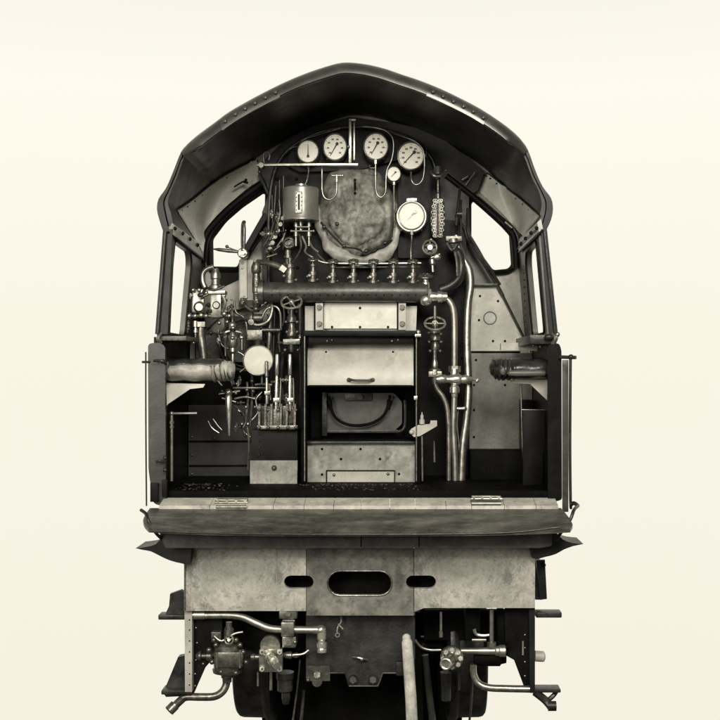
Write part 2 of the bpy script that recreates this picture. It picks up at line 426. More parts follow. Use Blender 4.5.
# ---- cab sides ----
def side(sd):
    sg = -1 if sd == 0 else 1
    def xz(z):   # wall position in metres at height z
        py = VY - z / S
        xx = 166 + (156.5 - 166) * (py - 231) / 104 if py < 335 else 156.5
        xx = max(156.5, min(166, xx))
        if sd: xx = 708.5 - xx + 1
        return (xx - VX) * S
    top = W(0, 226, 0).z; bot = W(0, 336, 0).z
    fm = lambda u, v, w: (xz(v) + w - sg * .02, u, v)
    b = MB()
    hole = rounded([(.13, bot + .03), (.93, bot + .03), (.93, top - .20), (.84, top - .12), (.13, top - .10)], .06)
    b.fill([(0.02, bot), (1.6, bot), (1.6, top), (0.02, top)], [hole], .045, fm)
    w = b.build('cab_side', 'mid', ROOT)
    b = MB(); pts = [Vector(fm(u, v, -sg * .03)) for u, v in hole]
    b.sweep(pts + [pts[0]], [.009] * (len(pts) + 1), 6, False); b.build('window_frame', 'black', w)
    # rear post: outer dark channel
    if sd == 0: P_ = [(163,229),(172.5,229),(167.5,334),(155,334)]
    else: P_ = [(536,229),(545.5,229),(558,334),(542,334)] ; P_ = [(541,229),(547,229),(558,334),(549.5,334)]
    b = MB(); b.plate(P_, -.01, .11)
    po = b.build('rear_post', 'roof', w)
    b = MB()
    xa = (P_[0][0] + 2.5) if sd == 0 else (P_[1][0] - 2.5)
    xb = (P_[3][0] + 2.8) if sd == 0 else (P_[2][0] - 2.8)
    b.tube([(xa, 232, -.02), ((xa + xb) / 2, 282, -.025), (xb, 333, -.02)], 1.8, 10, 4); b.build('beading', 'dark', po)
    # lower side sheet
    b = MB(); zb = W(0, 503, 0).z
    b.fill([(0.10, zb), (1.6, zb), (1.6, bot - .005), (0.10, bot - .005)], [], .045, lambda u, v, w_: (xz(bot) + w_ - sg * (-.02 + .0), u, v))
    lw = b.build('lower_side_sheet', 'black', ROOT)
    # waist ledge
    b = MB()
    if sd == 0: b.box(160, 336, 186, 340.5, .02, .6); b.rivets([(166,339),(172,339),(178,339.2),(184,339.4)], .018, 1.0)
    else: b.box(530, 335, 556, 344, .02, 1.1); b.ball(549, 337, -.02, 4, (1.2, .8, .8)); b.rivets([(533,346),(540,347)], .0, 1.1)
    b.build('waist_ledge', 'mid' if sd == 0 else 'dark', ROOT)
side(0); side(1)
MB().rivets([(523.5 + (y - 262) * .03, y) for y in range(266, 342, 7)], 1.2, .9, .8).build('rivet_row', 'dark', ROOT)

# ---- front wall of the cab with its two windows ----
WL = rounded([(212,268),(211.5,238),(225,220),(241,206),(262,191.5),(267,194),(266.5,216),(246,254),(239,268.5)], 4)
WR = rounded([(470,241),(470,203),(477,199),(510,228),(512.5,265),(508,270),(492,271.5)], 4)
ow = [((p[0] - VX) / k(1.6) + VX, (p[1] - VY) / k(1.6) + VY) for p in [(150, 500), (158, 334), (168, 232)] + OUT[3:-3] + [(541, 232), (552, 334), (556, 500)]]
b = MB(); b.plate(ow, 1.6, .03, [WL, WR]); fw = b.build('cab_front_wall', 'panel', ROOT, 'pale front wall of the cab with a window on each side of the boiler')
def closed_tube(b, pts, d, r):
    P = [W(x, y, d) for x, y in pts]; P = P + [P[0], P[1]]; b.sweep(P, [L(r, d)] * len(P), 8, False)
for Wn, r in ((WL, 3.3), (WR, 2.6)):
    b = MB(); c = Vector((sum(p[0] for p in Wn) / len(Wn), sum(p[1] for p in Wn) / len(Wn)))
    P2 = [(c.x + (x - c.x) * 1.05, c.y + (y - c.y) * 1.04) for x, y in Wn]
    closed_tube(b, P2, 1.56, r); b.build('window_frame', 'black', fw)
b = MB(); b.tube([(203,262,1.5),(205,240,1.5),(214,225,1.5),(234,205,1.5),(262,184,1.5)], 4.2, 10)
b.tube([(203,262,1.5),(202,300,1.5),(202,340,1.5)], 2.6, 10)
b.rivets([(221,222),(224,219)], 1.43, 1.2, .8)
b.build('front_angle_iron', 'black', fw)
b = MB(); b.tube([(516,268,1.5),(514,240,1.5),(507,228,1.5),(488,210,1.5),(468,193,1.5),(446,176,1.5)], 3.6, 10)
b.build('front_angle_iron', 'black', fw)
b = MB(); b.rod((234,187,1.42),(243,181.5,1.42),.8); b.rod((243,181.5,1.42),(248,183,1.42),1.2); b.rivets([(246,180)],1.40,1.6); b.build('window_catch', 'black', fw)
b = MB(); b.rod((465,186,1.42),(475,172,1.42),.6); b.rod((462,180,1.42),(468,176,1.42),1.6); b.rod((512,228,1.42),(505,222,1.42),1.4); b.build('window_catch', 'steel', fw)
# plain dark upper bulkhead behind the gauges
b = MB(); b.plate([(262,300),(262,212),(268,196),(258,176),(262,162),(285,140),(310,127),(350,117),(395,123),(430,131),(447,142),(466,156),(484,172),(478,190),(469,196),(468,300)], 1.48, .05)
b.build('bulkhead', 'ceil', ROOT)

# ---- boiler backhead ----
bh = [(270,480),(268,300),(268,215),(272,178),(282,156),(300,141),(325,131),(352,127),(385,130),(412,139),(428,152),(437,172),(441,215),(458,222),(466,240),(466,300),(474,480)]
# stay bolt heads over the backhead
pts = []
for i in range(9):
    for j in range(5):
        x = 278 + i * 19.5; y = 180 + j * 22
        if 315 < x < 400: continue
        if x > 432 and y < 225: continue
        pts.append((x + random.uniform(-1, 1), y + random.uniform(-1, 1)))
b = MB(); b.rivets(pts, 1.35, 1.7, .8); b.plate(dens(bh[1:-1], 3) + [bh[-1], bh[0]], 1.35, .35)
back = b.build('boiler_backhead', 'black', ROOT, 'black boiler backhead carrying the gauges and valves')
b = MB(); b.tube([(269,290,1.33),(269,215,1.33),(273,178,1.33),(283,156,1.33),(301,141,1.33),(326,131,1.33),(352,127.5,1.33),(385,130.5,1.33),(411,139.5,1.33),(427,152.5,1.33),(436,172,1.33),(440,215,1.33)], 2.2, 10)
b.build('edge_bead', 'dark', back)
b = MB(); b.plate(dens([(398,134),(414,139),(427,149),(430,170),(430,258),(398,258)],1), 1.28, .03, r=2); b.build('gauge_board', 'black', back)
b = MB(); b.plate([(288,156),(300,146),(325,134),(352,130),(385,132),(398,137),(398,160),(356,170),(300,172),(288,166)], 1.28, .03); b.build('gauge_board', 'black', back)

# lagging lump
def lump():
    b = MB(); V = []; F = []; nr, na = 34, 96
    cx, cy, rx, ry = 357, 211, 41, 52
    for i in range(nr + 1):
        t = i / nr
        for j in range(na):
            a = 2 * PI * j / na
            q = 1 + .05 * math.sin(3 * a + 1) + .04 * math.sin(5 * a)
            x = cx + rx * t * q * math.cos(a); y = cy + ry * t * q * math.sin(a)
            if y < cy: y = cy + (y - cy) * .88
            h = .13 * (1 - t ** 4)
            # inner cover disc, with a ragged lip round its lower half
            low = max(0, min(1, (y - cy + 10) / 40.0))
            rr = t * (1 + .10 * noise.noise(Vector((math.cos(a) * 2.2, math.sin(a) * 2.2, 3))))
            h += .055 * low * math.exp(-((rr - .84) / .10) ** 2)
            h -= .05 * low * math.exp(-((rr - .70) / .028) ** 2)
            h += .045 * noise.noise(Vector((x * .07, y * .07, 0))) + .032 * noise.noise(Vector((x * .16, y * .16, 5))) + .008 * noise.noise(Vector((x * .5, y * .5, 9)))
            if t == 1: h = -.02
            V.append(W(x, y, 1.32 - h))
    for i in range(nr):
        for j in range(na):
            a = i * na + j; c = i * na + (j + 1) % na; F.append([a, c, c + na, a + na])
    b.add(V, F); return b.build('boiler_lagging', 'cement', back, 'mottled grey lump of boiler lagging behind the gauge pipes', ang=80)
lump()
def lip():
    P = catmull([W(*p) for p in ((318,205,1.25),(319,222,1.20),(324,238,1.17),(333,250,1.15),(346,257,1.14),(360,261,1.14),(374,259,1.14),(386,253,1.15),(394,243,1.17),(398,228,1.2),(398,210,1.25))], 10)
    n = len(P); b = MB(); R = [L(1.5 + 5.0 * math.sin(PI * i / (n - 1)) ** .7 + 1.0 * math.sin(i * .21) + .4 * math.sin(i * .57), 1.15) for i in range(n)]
    b.sweep(P, R, 26)
    for v in b.bm.verts:
        v.co.y = 1.18 + (v.co.y - 1.17) * .45
        v.co += Vector((1, 1, 1)) * (.022 * noise.noise(v.co * 6) + .008 * noise.noise(v.co * 15))
    b.build('lagging_lip', mat('lip_cement', .28, .42, vary=.4, scale=5, bump=.8, bscale=14, spots=.8, dark=.07, grime=.4), back, ang=80)
lip()
b = MB(); b.tube([(321,222,1.16),(330,233,1.14),(338,241,1.12),(345,247,1.13),(353,248,1.12),(360,250,1.13),(366,254,1.12),(374,249,1.12),(384,246,1.13),(392,240,1.16)], 1.0, 8)
for x, y in ((344,246),(366,251),(385,243),(324,227),(337,224)): b.ball(x, y, 1.12, 2.2, (1, .7, 1), 8)
b.build('lagging_wire', 'dark', back)
b = MB(); b.tube([(355,182,1.17),(355,190,1.17)], 1, 8); b.rivets([(355,180),(355,193)], 1.17, 1.4); b.build('lagging_pin', 'soot', back)

# ---- gauges ----
def gauge(x, y, rx, ry, d, tip, piv, ticks=8, lip=1.6, m='gun', lab=None, ink='ink', rot0=.0, nums=True):
    b = MB(); b.cyl(x, y + .4, d, d + .12, rx + lip, 40, ry + lip, .012)
    b.rivets([(x + (rx + lip + .6) * math.cos(a), y + (ry + lip + .6) * math.sin(a)) for a in (PI * .3, PI * .7)], d + .05, 1.5, 1)
    g = b.build('pressure_gauge', m, back, lab)
    b = MB(); c = W(x, y, d); R = (L(rx, d), L(ry, d)); V = []; F = []; sg = 40
    prof = [(1.0, -.004), (1.06, -.018), (1.12, -.016), (1.15, .0)]
    for j in range(sg):
        a = 2 * PI * j / sg
        for t, dy in prof: V.append(Vector((c.x + R[0] * t * math.cos(a), d + dy, c.z + R[1] * t * math.sin(a))))
    mm = len(prof)
    for j in range(sg):
        for i in range(mm - 1): a = j * mm + i; e = ((j + 1) % sg) * mm + i; F.append([a, a + 1, e + 1, e])
    b.add(V, F).build('bezel', m, g)
    b = MB(); b.cyl(x, y, d - .006, d + .004, rx * 1.01, 40, ry * 1.01); b.build('dial', 'dial', g)
    # graduation marks and blurred figures
    b = MB(); n = ticks * 4
    for i in range(n + 1):
        a = PI * (1.25 - 1.5 * i / n) + rot0; big = i % 4 == 0
        ca, sa = math.cos(a), math.sin(a); t0 = .86 if big else .90
        p0 = W(x + rx * t0 * ca, y - ry * t0 * sa, d - .009); p1 = W(x + rx * .95 * ca, y - ry * .95 * sa, d - .009)
        nrm = Vector((-(p1 - p0).z, 0, (p1 - p0).x)).normalized() * L(.22 if big else .1, d)
        b.add([p0 - nrm, p0 + nrm, p1 + nrm, p1 - nrm], [[0, 1, 2, 3]])
        if big and nums:
            q = W(x + rx * .66 * ca, y - ry * .66 * sa, d - .009); hw, hh = L(1.35 * rx / 11, d), L(.85 * rx / 11, d)
            for o_ in (-.62, .0, .62):
                b.add([q + Vector((hw * (o_ - .24), 0, -hh)), q + Vector((hw * (o_ + .24), 0, -hh)), q + Vector((hw * (o_ + .2), 0, hh)), q + Vector((hw * (o_ - .2), 0, hh))], [[0, 1, 2, 3]])
    b.build('graduations', ink, g, smooth=False)
    b = MB(); pv = W(*piv, d - .014); tp = W(*tip, d - .014); e = (tp - pv); nrm = Vector((-e.z, 0, e.x)).normalized()
    w0 = L(.62 * rx / 11, d); b.add([pv - nrm * w0, pv + nrm * w0, tp + nrm * w0 * .35, tp - nrm * w0 * .35], [[0, 1, 2, 3]])
    b.cyl(piv[0], piv[1], d - .02, d - .012, 1.5 * rx / 11, 16)
    b.build('needle', 'ink' if ink == 'ink' else 'gun', g, smooth=False)
    return g
gauge(308, 151.5, 9.8, 10.4, 1.12, (308, 144), (308, 156), 4, lab='smallest of the four upper gauges, with an upright needle', nums=False)
gauge(335, 147, 10.8, 12.3, 1.12, (330, 156), (337, 143.6), 7, lab='upper gauge just left of the upright bracket')
gauge(376, 146.5, 11.2, 12.4, 1.12, (371.2, 154.6), (377.6, 142.8), 7, lab='upper gauge just right of the upright bracket')
gauge(410.9, 156, 12.2, 12.8, 1.12, (403.5, 163.5), (414.3, 152), 8, lab='large upper gauge nearest the sight glass')
gauge(393.8, 174, 6.3, 6.8, 1.10, (391, 177), (395.5, 172), 4, 1.2, lab='very small gauge below the two right upper gauges', nums=False)
gauge(411.5, 216, 12.0, 12.6, 1.10, (406, 221), (415, 212), 6, 4.0, m='steel', ink='gun', lab='lower gauge with a thick pale rim beside the sight glass', nums=False)
MB().box(406.5, 198, 417, 201.5, 1.10, 1.2).build('gauge_bracket', 'steel', back)

# gauge pipes
def pipe(pts, r, m='copper', name='pipe', label=None, parent=None, unions=(), smooth=6):
    b = MB(); b.tube(pts, r, 10, smooth)
    for a, c in unions: b.hexnut(a, c, r * 1.9)
    return b.build(name, m, parent or back, label, ang=50)
pipe([(322,166,1.1),(322,180,1.1),(322.3,192,1.1),(325,198,1.1),(330,199.5,1.1),(335,196,1.1),(336.6,190,1.1),(336.6,176,1.1)], .85, 'steel', 'gauge_pipe')
b = MB(); b.rod((332,175.5,1.08),(342,175.5,1.08),.8); b.ball(342.5,175.5,1.08,1.5); b.rod((336.6,175,1.08),(336.6,182,1.08),1.2); b.build('cock_handle', 'bright', back)
pipe([(375.6,160,1.1),(375.6,175,1.1),(376,190,1.1),(378.5,196,1.1),(382,197,1.1),(385.5,192,1.1),(386,180,1.1),(387,170,1.1),(391.5,160,1.1),(393.5,148,1.1),(392.5,138,1.1),(386,131,1.12),(374,127.5,1.15),(358,126.5,1.2)], .95, 'steel', 'gauge_pipe', unions=[((375.6,160,1.1),(375.6,164,1.1))])
b = MB(); b.tube([(370,165,1.14),(369.5,173,1.14),(377,175,1.12)], .9, 8, 3); b.rod((370,168,1.12),(376,168,1.12),.8); b.build('syphon_cock', 'gun', back)
pipe([(391,133,1.18),(404,137,1.12),(416,142,1.08),(423,150,1.06),(424.5,162,1.06),(423.5,176,1.06),(420,183,1.06),(415,184.5,1.06),(411.5,180,1.06),(411,172,1.08)], .75, 'steel', 'gauge_pipe')
pipe([(394,182,1.08),(394,195,1.08),(394.3,210,1.08),(394.5,228,1.1)], .95, 'gun', 'gauge_pipe', unions=[((394,182,1.08),(394,185,1.08))])
pipe([(389,190,1.1),(392,200,1.1),(393,215,1.1),(391,240,1.12)], .7, 'dark', 'gauge_pipe')
pipe([(411.8,231,1.08),(411.8,240,1.08),(411,250,1.1),(411,259,1.1)], 1.1, 'gun', 'gauge_pipe', unions=[((411.8,231,1.08),(411.8,235,1.08))])
pipe([(287,150.5,1.18),(294,147,1.17),(300,146,1.15),(301,142,1.12),(306,138.5,1.12),(313,136.5,1.14),(326,132.5,1.18),(340,128.5,1.2)], .7, 'gun', 'gauge_pipe')
pipe([(308.5,166,1.1),(308.5,172,1.1),(307,180,1.08),(305,185,1.08)], .9, 'gun', 'gauge_pipe', unions=[((308.5,165.5,1.1),(308.5,169,1.1))])
pipe([(424,165,1.2),(426.5,150,1.2),(424,144,1.22)], .6, 'gun', 'gauge_pipe')

# shelf rod and upright
b = MB(); b.box(256.5, 163.2, 358, 165.6, 1.0, 1.06, .003); b.cyl(261, 165, .98, 1.08, 2.6, 16)
sh = b.build('rod_shelf', 'steel', back)
b = MB(); b.box(348.8, 119.5, 351.4, 163, .99, 1.03, .003); b.box(353, 120.5, 355, 160, 1.05, 1.08, .002); b.box(348.8, 118.4, 356, 120.6, .99, 1.08); b.ball(348.5,146.5,.98,1.6)
b.build('upright', 'steel', sh)
b = MB(); b.tube([(264,163,1.02),(263,158,1.02),(263.5,154,1.02),(267,152,1.02),(269.5,155,1.02),(268.5,160,1.02)], 1.0, 8, 5); b.build('hook', 'steel', sh)
b = MB(); b.tube([(259,166,1.02),(259.5,172,1.1),(264,180,1.25),(268,191,1.4)], .9, 8, 4); b.ball(259.3, 172, 1.08, 1.8); b.build('stay_rod', 'gun', sh)

# ---- lubricator tank ----
def tank():
    b = MB(); c0 = W(301, 187.5, 1.0); c1 = W(301, 221.5, 1.0); R = L(17.6, 1.0)
    P = []; Rr = []
    for t, r in ((0, .80), (.015, .93), (.035, .985), (.06, 1), (.5, 1), (.93, 1), (.955, 1.03), (.985, 1.03), (1, .97)):
        P.append(c0.lerp(c1, t)); Rr.append(R * r)
    b.sweep(P, Rr, 48); t_ = b.build('lubricator_tank', 'silver', back, 'grey cylindrical oil tank with an upright sight slot', ang=50)
    y0 = 1.0 - R
    b = MB(); b.cyl(301, 187, .93, 1.07, 6.2, 24); b.bm.free(); b = MB()
    b.sweep([W(301, 187.6, 1.0), W(301, 184.6, 1.0)], [L(6.3, 1), L(6.0, 1)], 20); b.build('filler_cap', 'bright', t_)
    d = y0 - .004
    rect = [(296.9, 194), (304.1, 194), (304.1, 215.5), (296.9, 215.5)]
    kx = k(1.0) / k(d)
    def fx2(p): return (VX + (p[0] - VX) * kx, VY + (p[1] - VY) * kx)
    rect = [fx2(p) for p in rect]
    inner = [fx2(p) for p in [(299.2, 196.4), (301.8, 196.4), (301.8, 213), (299.2, 213)]]
    b = MB(); b.plate(rounded(rect, 1.5), d - .008, .02, [rounded(inner, .8)]); f = b.build('sight_frame', 'gun', t_)
    b = MB(); b.plate(rounded([fx2(p) for p in [(297.9, 195.2), (303.1, 195.2), (303.1, 214.3), (297.9, 214.3)]], 1.2), d - .011, .005, [rounded([fx2(p) for p in [(299.4,197),(301.6,197),(301.6,212.6),(299.4,212.6)]], .8)]); b.build('sight_scale', 'dial', t_)
    b = MB(); b.plate([fx2(p) for p in inner and [(299.6,197),(301.4,197),(301.4,212.6),(299.6,212.6)]], d - .0, .004); b.build('sight_glass', 'ink', t_)
    pts = [fx2((x, y)) for x in (298.1, 303) for y in (196, 200, 204, 208, 212.6)]
    MB().rivets(pts, d - .014, .55, .6).build('screw_row', 'ink', t_)
    MB().sweep([W(288.5, 190, .93), W(288.5, 221, .93)], [L(.5, 1)] * 2, 6).build('side_seam', 'dark', t_)
tank()
# fittings under the tank
b = MB()
for x in (296, 309):
    b.turn((x, 222, .96), (x, 246, .96), [(0, 1.6), (.12, 2.2), (.2, 2.2), (.22, 1.0), (.4, 1.0), (.42, 2.3), (.6, 2.3), (.62, 1.1), (1, 1.0)], 12)
b.rod((296,227,.95),(309,227,.95),1); b.rod((292,231,.95),(313,231,.95),.8); b.ball(291.5,231,.95,1.5); b.ball(313.5,231,.95,1.5)
b.rod((301,222,1),(301,232,1),2.2); b.tube([(309,240,.96),(312,247,.98),(318,252,1.0)],1.2,8,4)
b.build('feed_valves', 'steel', back)
b = MB(); b.tube([(302,236,.98),(306,246,.98),(305,252,.98),(312,257,1.0),(322,262,1.0),(336,263.3,1.0),(380,263.5,1.0),(421,263,1.0)], 1.15, 8, 5); b.build('steam_pipe', 'steel', back)
b = MB(); b.tube([(299,233,1.0),(301,247,1.0),(296,258,1.0),(291,264,1.0)], 1.0, 8, 5); b.tube([(315,251,1.0),(322,259,1.02),(333,267,1.03),(350,267.4,1.03),(420,267,1.03)], .9, 8, 4); b.build('steam_pipe', 'gun', back)
# cluster left of the tank: chained valves
b = MB()
for i in range(9):
    x = 268 + i * 2.6; y = 251 - i * 6.2
    b.ball(x, y, 1.15, 3.2 + .8 * math.sin(i * 2.1), (1, .8, 1)); b.cyl(x + 2, y - 2, 1.08, 1.16, 2.2, 8)
for i in range(5): b.rod((262 + i * 5, 262 - i * 5, 1.1), (274 + i * 3, 262 - i * 8, 1.1), 1.1)
b.build('valve_chain', 'gun', back)
b = MB(); b.rod((283.5,176,1.12),(283.5,250,1.12),1.3); b.rod((279.5,180,1.16),(279.5,236,1.16),.9); b.rod((276,186,1.2),(274,215,1.2),1.4); b.rod((272,195,1.2),(273,240,1.2),.9)
b.build('long_rod', 'dark', back)
b = MB(); b.cyl(289, 243, .98, 1.1, 6.5, 20, bev=.01); b.ring(W(289,243,.97), Vector((0,-1,0)), L(5,1), L(.9,1)); b.turn((288,250,1.0),(288,268,1.0),[(0,3),(.3,3),(.32,4.2),(.45,4.2),(.5,2.6),(1,3)],14)
b.cyl(289,243,.95,.98,1.8,6); b.build('injector_valve', 'gun', back)
handwheel(289,243,.94,5.6,5.4,back,'gun',3,.7)

# ---- steam manifold ----
b = MB(); A0 = W(262, 292, .92); A1 = W(428, 292.5, .92); R = L(10.0, .92)
b.sweep([A0, A0.lerp(A1, .01), A0.lerp(A1, .99), A1], [R * .95, R, R, R * .95], 40)
man = b.build('steam_manifold', mat('manifold_iron', .07, .36, metal=.3, vary=.35, scale=9, bump=.4, grime=.5), back, 'long horizontal dark steam manifold below the row of valves')
b = MB(); A = W(258.5, 292, .92); B = W(264, 292, .92); b.sweep([A, A.lerp(B, .1), B], [L(11.5, .92), L(12.2, .92), L(12.2, .92)], 24)
for j in range(8): a = 2 * PI * j / 8 + .2; q = W(260, 292, .92) + Vector((0, math.cos(a) * L(10, .9), math.sin(a) * L(10, .9))); b.sweep([q - Vector((L(3.6, .9), 0, 0)), q], [L(1.5, .9)] * 2, 6)
b.build('end_flange', 'gun', man)
MB().rivets([(x, 295) for x in range(272, 422, 8)], .92 - R + .004, .7, .8).build('rivet_row', 'soot', man)
def mvalve(x, parent):
    b = MB(); d = .93
    b.turn((x, 283.5, d), (x, 263, d), [(0, 5.2), (.12, 5.2), (.14, 3.2), (.3, 3.2), (.32, 4.0), (.5, 4.0), (.52, 2.9), (.72, 2.5), (.75, 3.4), (.86, 3.4), (.88, 1.2), (1, 1.2)], 16)
    b.hexnut((x - 4.8, 277, d - .03), (x - 2, 277, d - .03), 1.9); b.ball(x - 5.6, 278, d - .04, 1.6); b.ball(x + 4.5, 281, d - .06, 1.3)
    v = b.build('globe_valve', 'gun', parent)
    handwheel(x, 261, d, 5.6, 2.0, v, 'gun', 4, .9)
    return v
v0 = mvalve(333, back)
for x in (313, 353.5, 373.5, 393.5, 413):
    copy_tree(v0, Vector((L(x - 333, .93), 0, L(1.5 if x == 313 else 0, .93))), back)
b = MB(); x = 290; b.turn((x, 284, .93), (x, 258, .93), [(0, 5.5), (.15, 5.5), (.17, 4.6), (.45, 4.9), (.6, 3.8), (.62, 4.9), (.75, 4.9), (.78, 2.5), (1, 2.5)], 18); b.ball(284,276,.9,2.2); b.ball(296,280,.9,2)
b.build('globe_valve', 'gun', back)
pipe([(286,272,.95),(278,266,.98),(268,263,1.02),(258,262,1.1)], 3.0, 'steel', 'steam_pipe', unions=[((286,271,.95),(281,267.5,.95))])

# ---- firehole surround ----
b = MB(); b.plate([(305,306),(417,306),(416,331),(305,331)], 1.02, .03); b.build('door_header', 'panel', back)
b = MB(); b.plate([(324,303),(397,303),(397,328.5),(324,328.5)], .98, .03); hp = b.build('header_plate', 'light', back)
MB().rivets([(332,327),(360,327),(388,327),(360,308)], .975, 1.3, .8).build('rivet_row', 'black', hp)
for x in (315.5, 398.5):
    b = MB(); b.box(x, 303, x + 7.5, 330, .93, 1.0, .004); st = b.build('header_strap', 'panel', back)
    for y in (307.5, 324): MB().hexnut((x + 3.8, y, .90), (x + 3.8, y, .94), 2.4).cyl(x + 3.8, y, .925, .935, 3.0, 16).build('bolt', 'gun', st)
    MB().box(x - 1.6, 303, x - .4, 330, .96, 1.0, .002).build('strap_edge', 'soot', st)
# dark hood and the open fire-door box
b = MB(); b.box(304, 330.5, 418, 336, .58, 1.0, .006); b.box(307, 336, 414, 344, .66, 1.0, .004)
fb = b.build('fire_door_hood', 'black', back)
MB().rivets([(327,341),(332,340),(392,341),(398,340)], .65, 1.5, .8).build('rivet_row', 'gun', fb)
b = MB(); b.box(301, 334, 306.5, 483, .62, 1.25); b.box(415, 334, 420, 483, .62, 1.25); b.box(306.5, 440, 415, 443.5, .74, 1.25)
b.build('firehole_box', 'soot', back)
for x in (304.6, 416.4): MB().sweep([W(x, 336, .60), W(x, 481, .60)], [L(.75, .6)] * 2, 10).build('guide_rod', 'steel', back)
# sliding upper door
b = MB(); V = []; n = 14
for i in range(n + 1):
    t = i / n; y = 343.5 + 42 * t; dd = .80 - .14 * math.sin(t * PI * .5)
    V.append((y, dd))
P = [W(307.5, y, d) for y, d in V] + [W(413.5, y, d) for y, d in V]; nn = n + 1
back2 = [p + Vector((0, .015, 0)) for p in P]; allv = P + back2
F = [[i, i + 1, nn + i + 1, nn + i] for i in range(n)] + [[2 * nn + i, 3 * nn + i, 3 * nn + i + 1, 2 * nn + i + 1] for i in range(n)] + [[0, nn, 3 * nn, 2 * nn], [n, 2 * nn + n, 3 * nn + n, nn + n]] + [[i, 2 * nn + i, 2 * nn + i + 1, i + 1] for i in range(n)] + [[nn + i, nn + i + 1, 3 * nn + i + 1, 3 * nn + i] for i in range(n)]
b.add(allv, F); fd = b.build('fire_door', 'panel', back, 'raised pale fire door plate with a bar handle')
b = MB(); b.tube([(348.5,380.5,.66),(350,379.5,.62),(354,380.3,.61),(361,380.3,.61),(368,380.3,.61),(371.5,379.5,.62),(373,380.5,.66)], 1.2, 8, 4); b.ball(348.8,379.8,.65,2.2,(1,.6,1)); b.ball(372.8,379.8,.65,2.0,(1,.6,1)); b.build('handle', 'gun', fd)
MB().rivets([(326,352),(393,352)], .755, 1.1, .6).build('rivet_row', 'soot', fd)
MB().box(308.5, 385, 412.5, 387, .65, .69, .003).build('door_lip', 'soot', fd)
# inner door in the firehole
b = MB(); b.plate([(308,386),(414,386),(414,442),(308,442)], 1.15, .05); b.build('firehole_back', 'soot', back)
b = MB(); b.plate([(322,393),(394,393),(402,402),(402,424),(394,431),(322,431)], 1.02, .04, r=3)
ind = b.build('inner_fire_door', mat('inner_door_iron', .055, .5, metal=.2, vary=.3, scale=6), back, 'dark inner fire door with a hanging curved bar')
b = MB(); b.tube([(329,396,.95),(331,408,.94),(336,418,.94),(346,424,.94),(358,425.5,.94),(372,423,.94),(383,416,.94),(388,406,.94),(390,395,.95)], 1.5, 8, 6)
b.rod((329,400,.94),(331,410,.94),3.0,1.6); b.rod((390,400,.94),(388,410,.94),3.0,1.6); b.build('curved_bar', 'soot', ind)
b = MB(); b.box(322, 392, 327, 436, .98, 1.02); b.box(327, 430, 398, 433, .98, 1.02); b.tube([(398,432,1.0),(405,426,1.0),(405,400,1.0)],1.6,8,4); b.cyl(360,397,.97,1.02,3,12); b.box(345,393,372,401,1.0,1.03); b.build('door_frame', 'dark', ind)
# lower panel
b = MB(); b.plate([(307,443.5),(415,443.5),(415,482),(307,482)], .74, .02); lp = b.build('lower_door_panel', mat('panel_worn', .30, .42, vary=.3, scale=3, spots=.75, dark=.05, grime=.5), back, 'worn grey plate below the fire hole')
MB().rivets([(322,449),(360.5,449),(341,459),(380,459),(322,474.5),(334,474.5),(388,474),(399,474)], .738, 1.3, .7).build('rivet_row', 'soot', lp)
b = MB(); b.plate([(327,471),(394,471),(394,482),(327,482)], .725, .012); tp = b.build('clean_out_door', 'panel', lp)
for q in ((334,475),(388,474)): MB().rivets([q], .723, 1.6, .6).build('rivet', 'gun', tp)
b = MB(); b.box(307,441.5,415,444,.70,.78,.003); b.build('panel_ledge', 'dark', lp)
b = MB(); b.box(326,470.2,395,471.2,.715,.73,.001); b.box(326,471,327.1,482,.715,.73,.001); b.box(394,471,395,482,.715,.73,.001); b.build('door_edge', 'soot', lp)

# ---- right of the door: bracket and rods ----
b = MB(); b.plate([(411,434),(411,429),(418,425),(430,424),(430.5,420.5),(437,420.5),(437,426),(420,436),(414,437)], .6, .03)
b.turn((422,424,.6),(422,412,.6),[(0,2.8),(.35,2.8),(.4,1.7),(.75,1.6),(.8,.7),(1,.4)],12); b.ball(411.5,432,.58,2.4)
lb = b.build('latch_bracket', 'panel', back)
MB().sweep([W(422, 436, .62), W(422.5, 481, .62)], [L(1.0, .6)] * 2, 10).build('latch_rod', 'steel', lb)
MB().sweep([W(434, 441, .9), W(434.5, 462, .9)], [L(.6, .9), L(1.2, .9)], 8).build('pointed_rod', 'bright', back)
b = MB(); b.box(414, 396, 417.5, 400, .58, .64); b.box(415, 334, 421, 337, .55, .62); b.ball(418,332,.6,2.5); b.build('guide_clip', 'bright', back)

# ---- right side: sight glass, wheels, tee and pipes ----
b = MB(); b.turn((437.8,197,1.02),(437.8,239,1.02),[(0,2),(.04,4.2),(.1,5.8),(.2,6.8),(.5,7.3),(.8,6.8),(.92,5.6),(.97,4),(1,2)],24)
for v in b.bm.verts: v.co.y = 1.02 + (v.co.y - 1.02) * .55
sg = b.build('gauge_glass_guard', 'gun', back, 'oblong perforated guard over the water gauge glass')
b = MB()
for i in range(13):
    t = i / 12; w_ = 3.9 * math.sin(PI * (.16 + .68 * t)) ** .6
    for q in (-1, 1):
        for u in ((1.0,) if i % 2 else (.72, 1.35)):
            b.ring(W(437.8 + q * w_ * u, 200.5 + i * 2.95, .985), Vector((0, -1, 0)), L(1.35, 1), L(.5, 1), 10, 6)
b.build('guard_lattice', 'gun', sg)
b = MB(); b.plate(rounded([(436.9,203),(438.7,203),(438.9,234),(436.7,234)],.8), .978, .004); b.build('guard_slot', 'ink', sg)
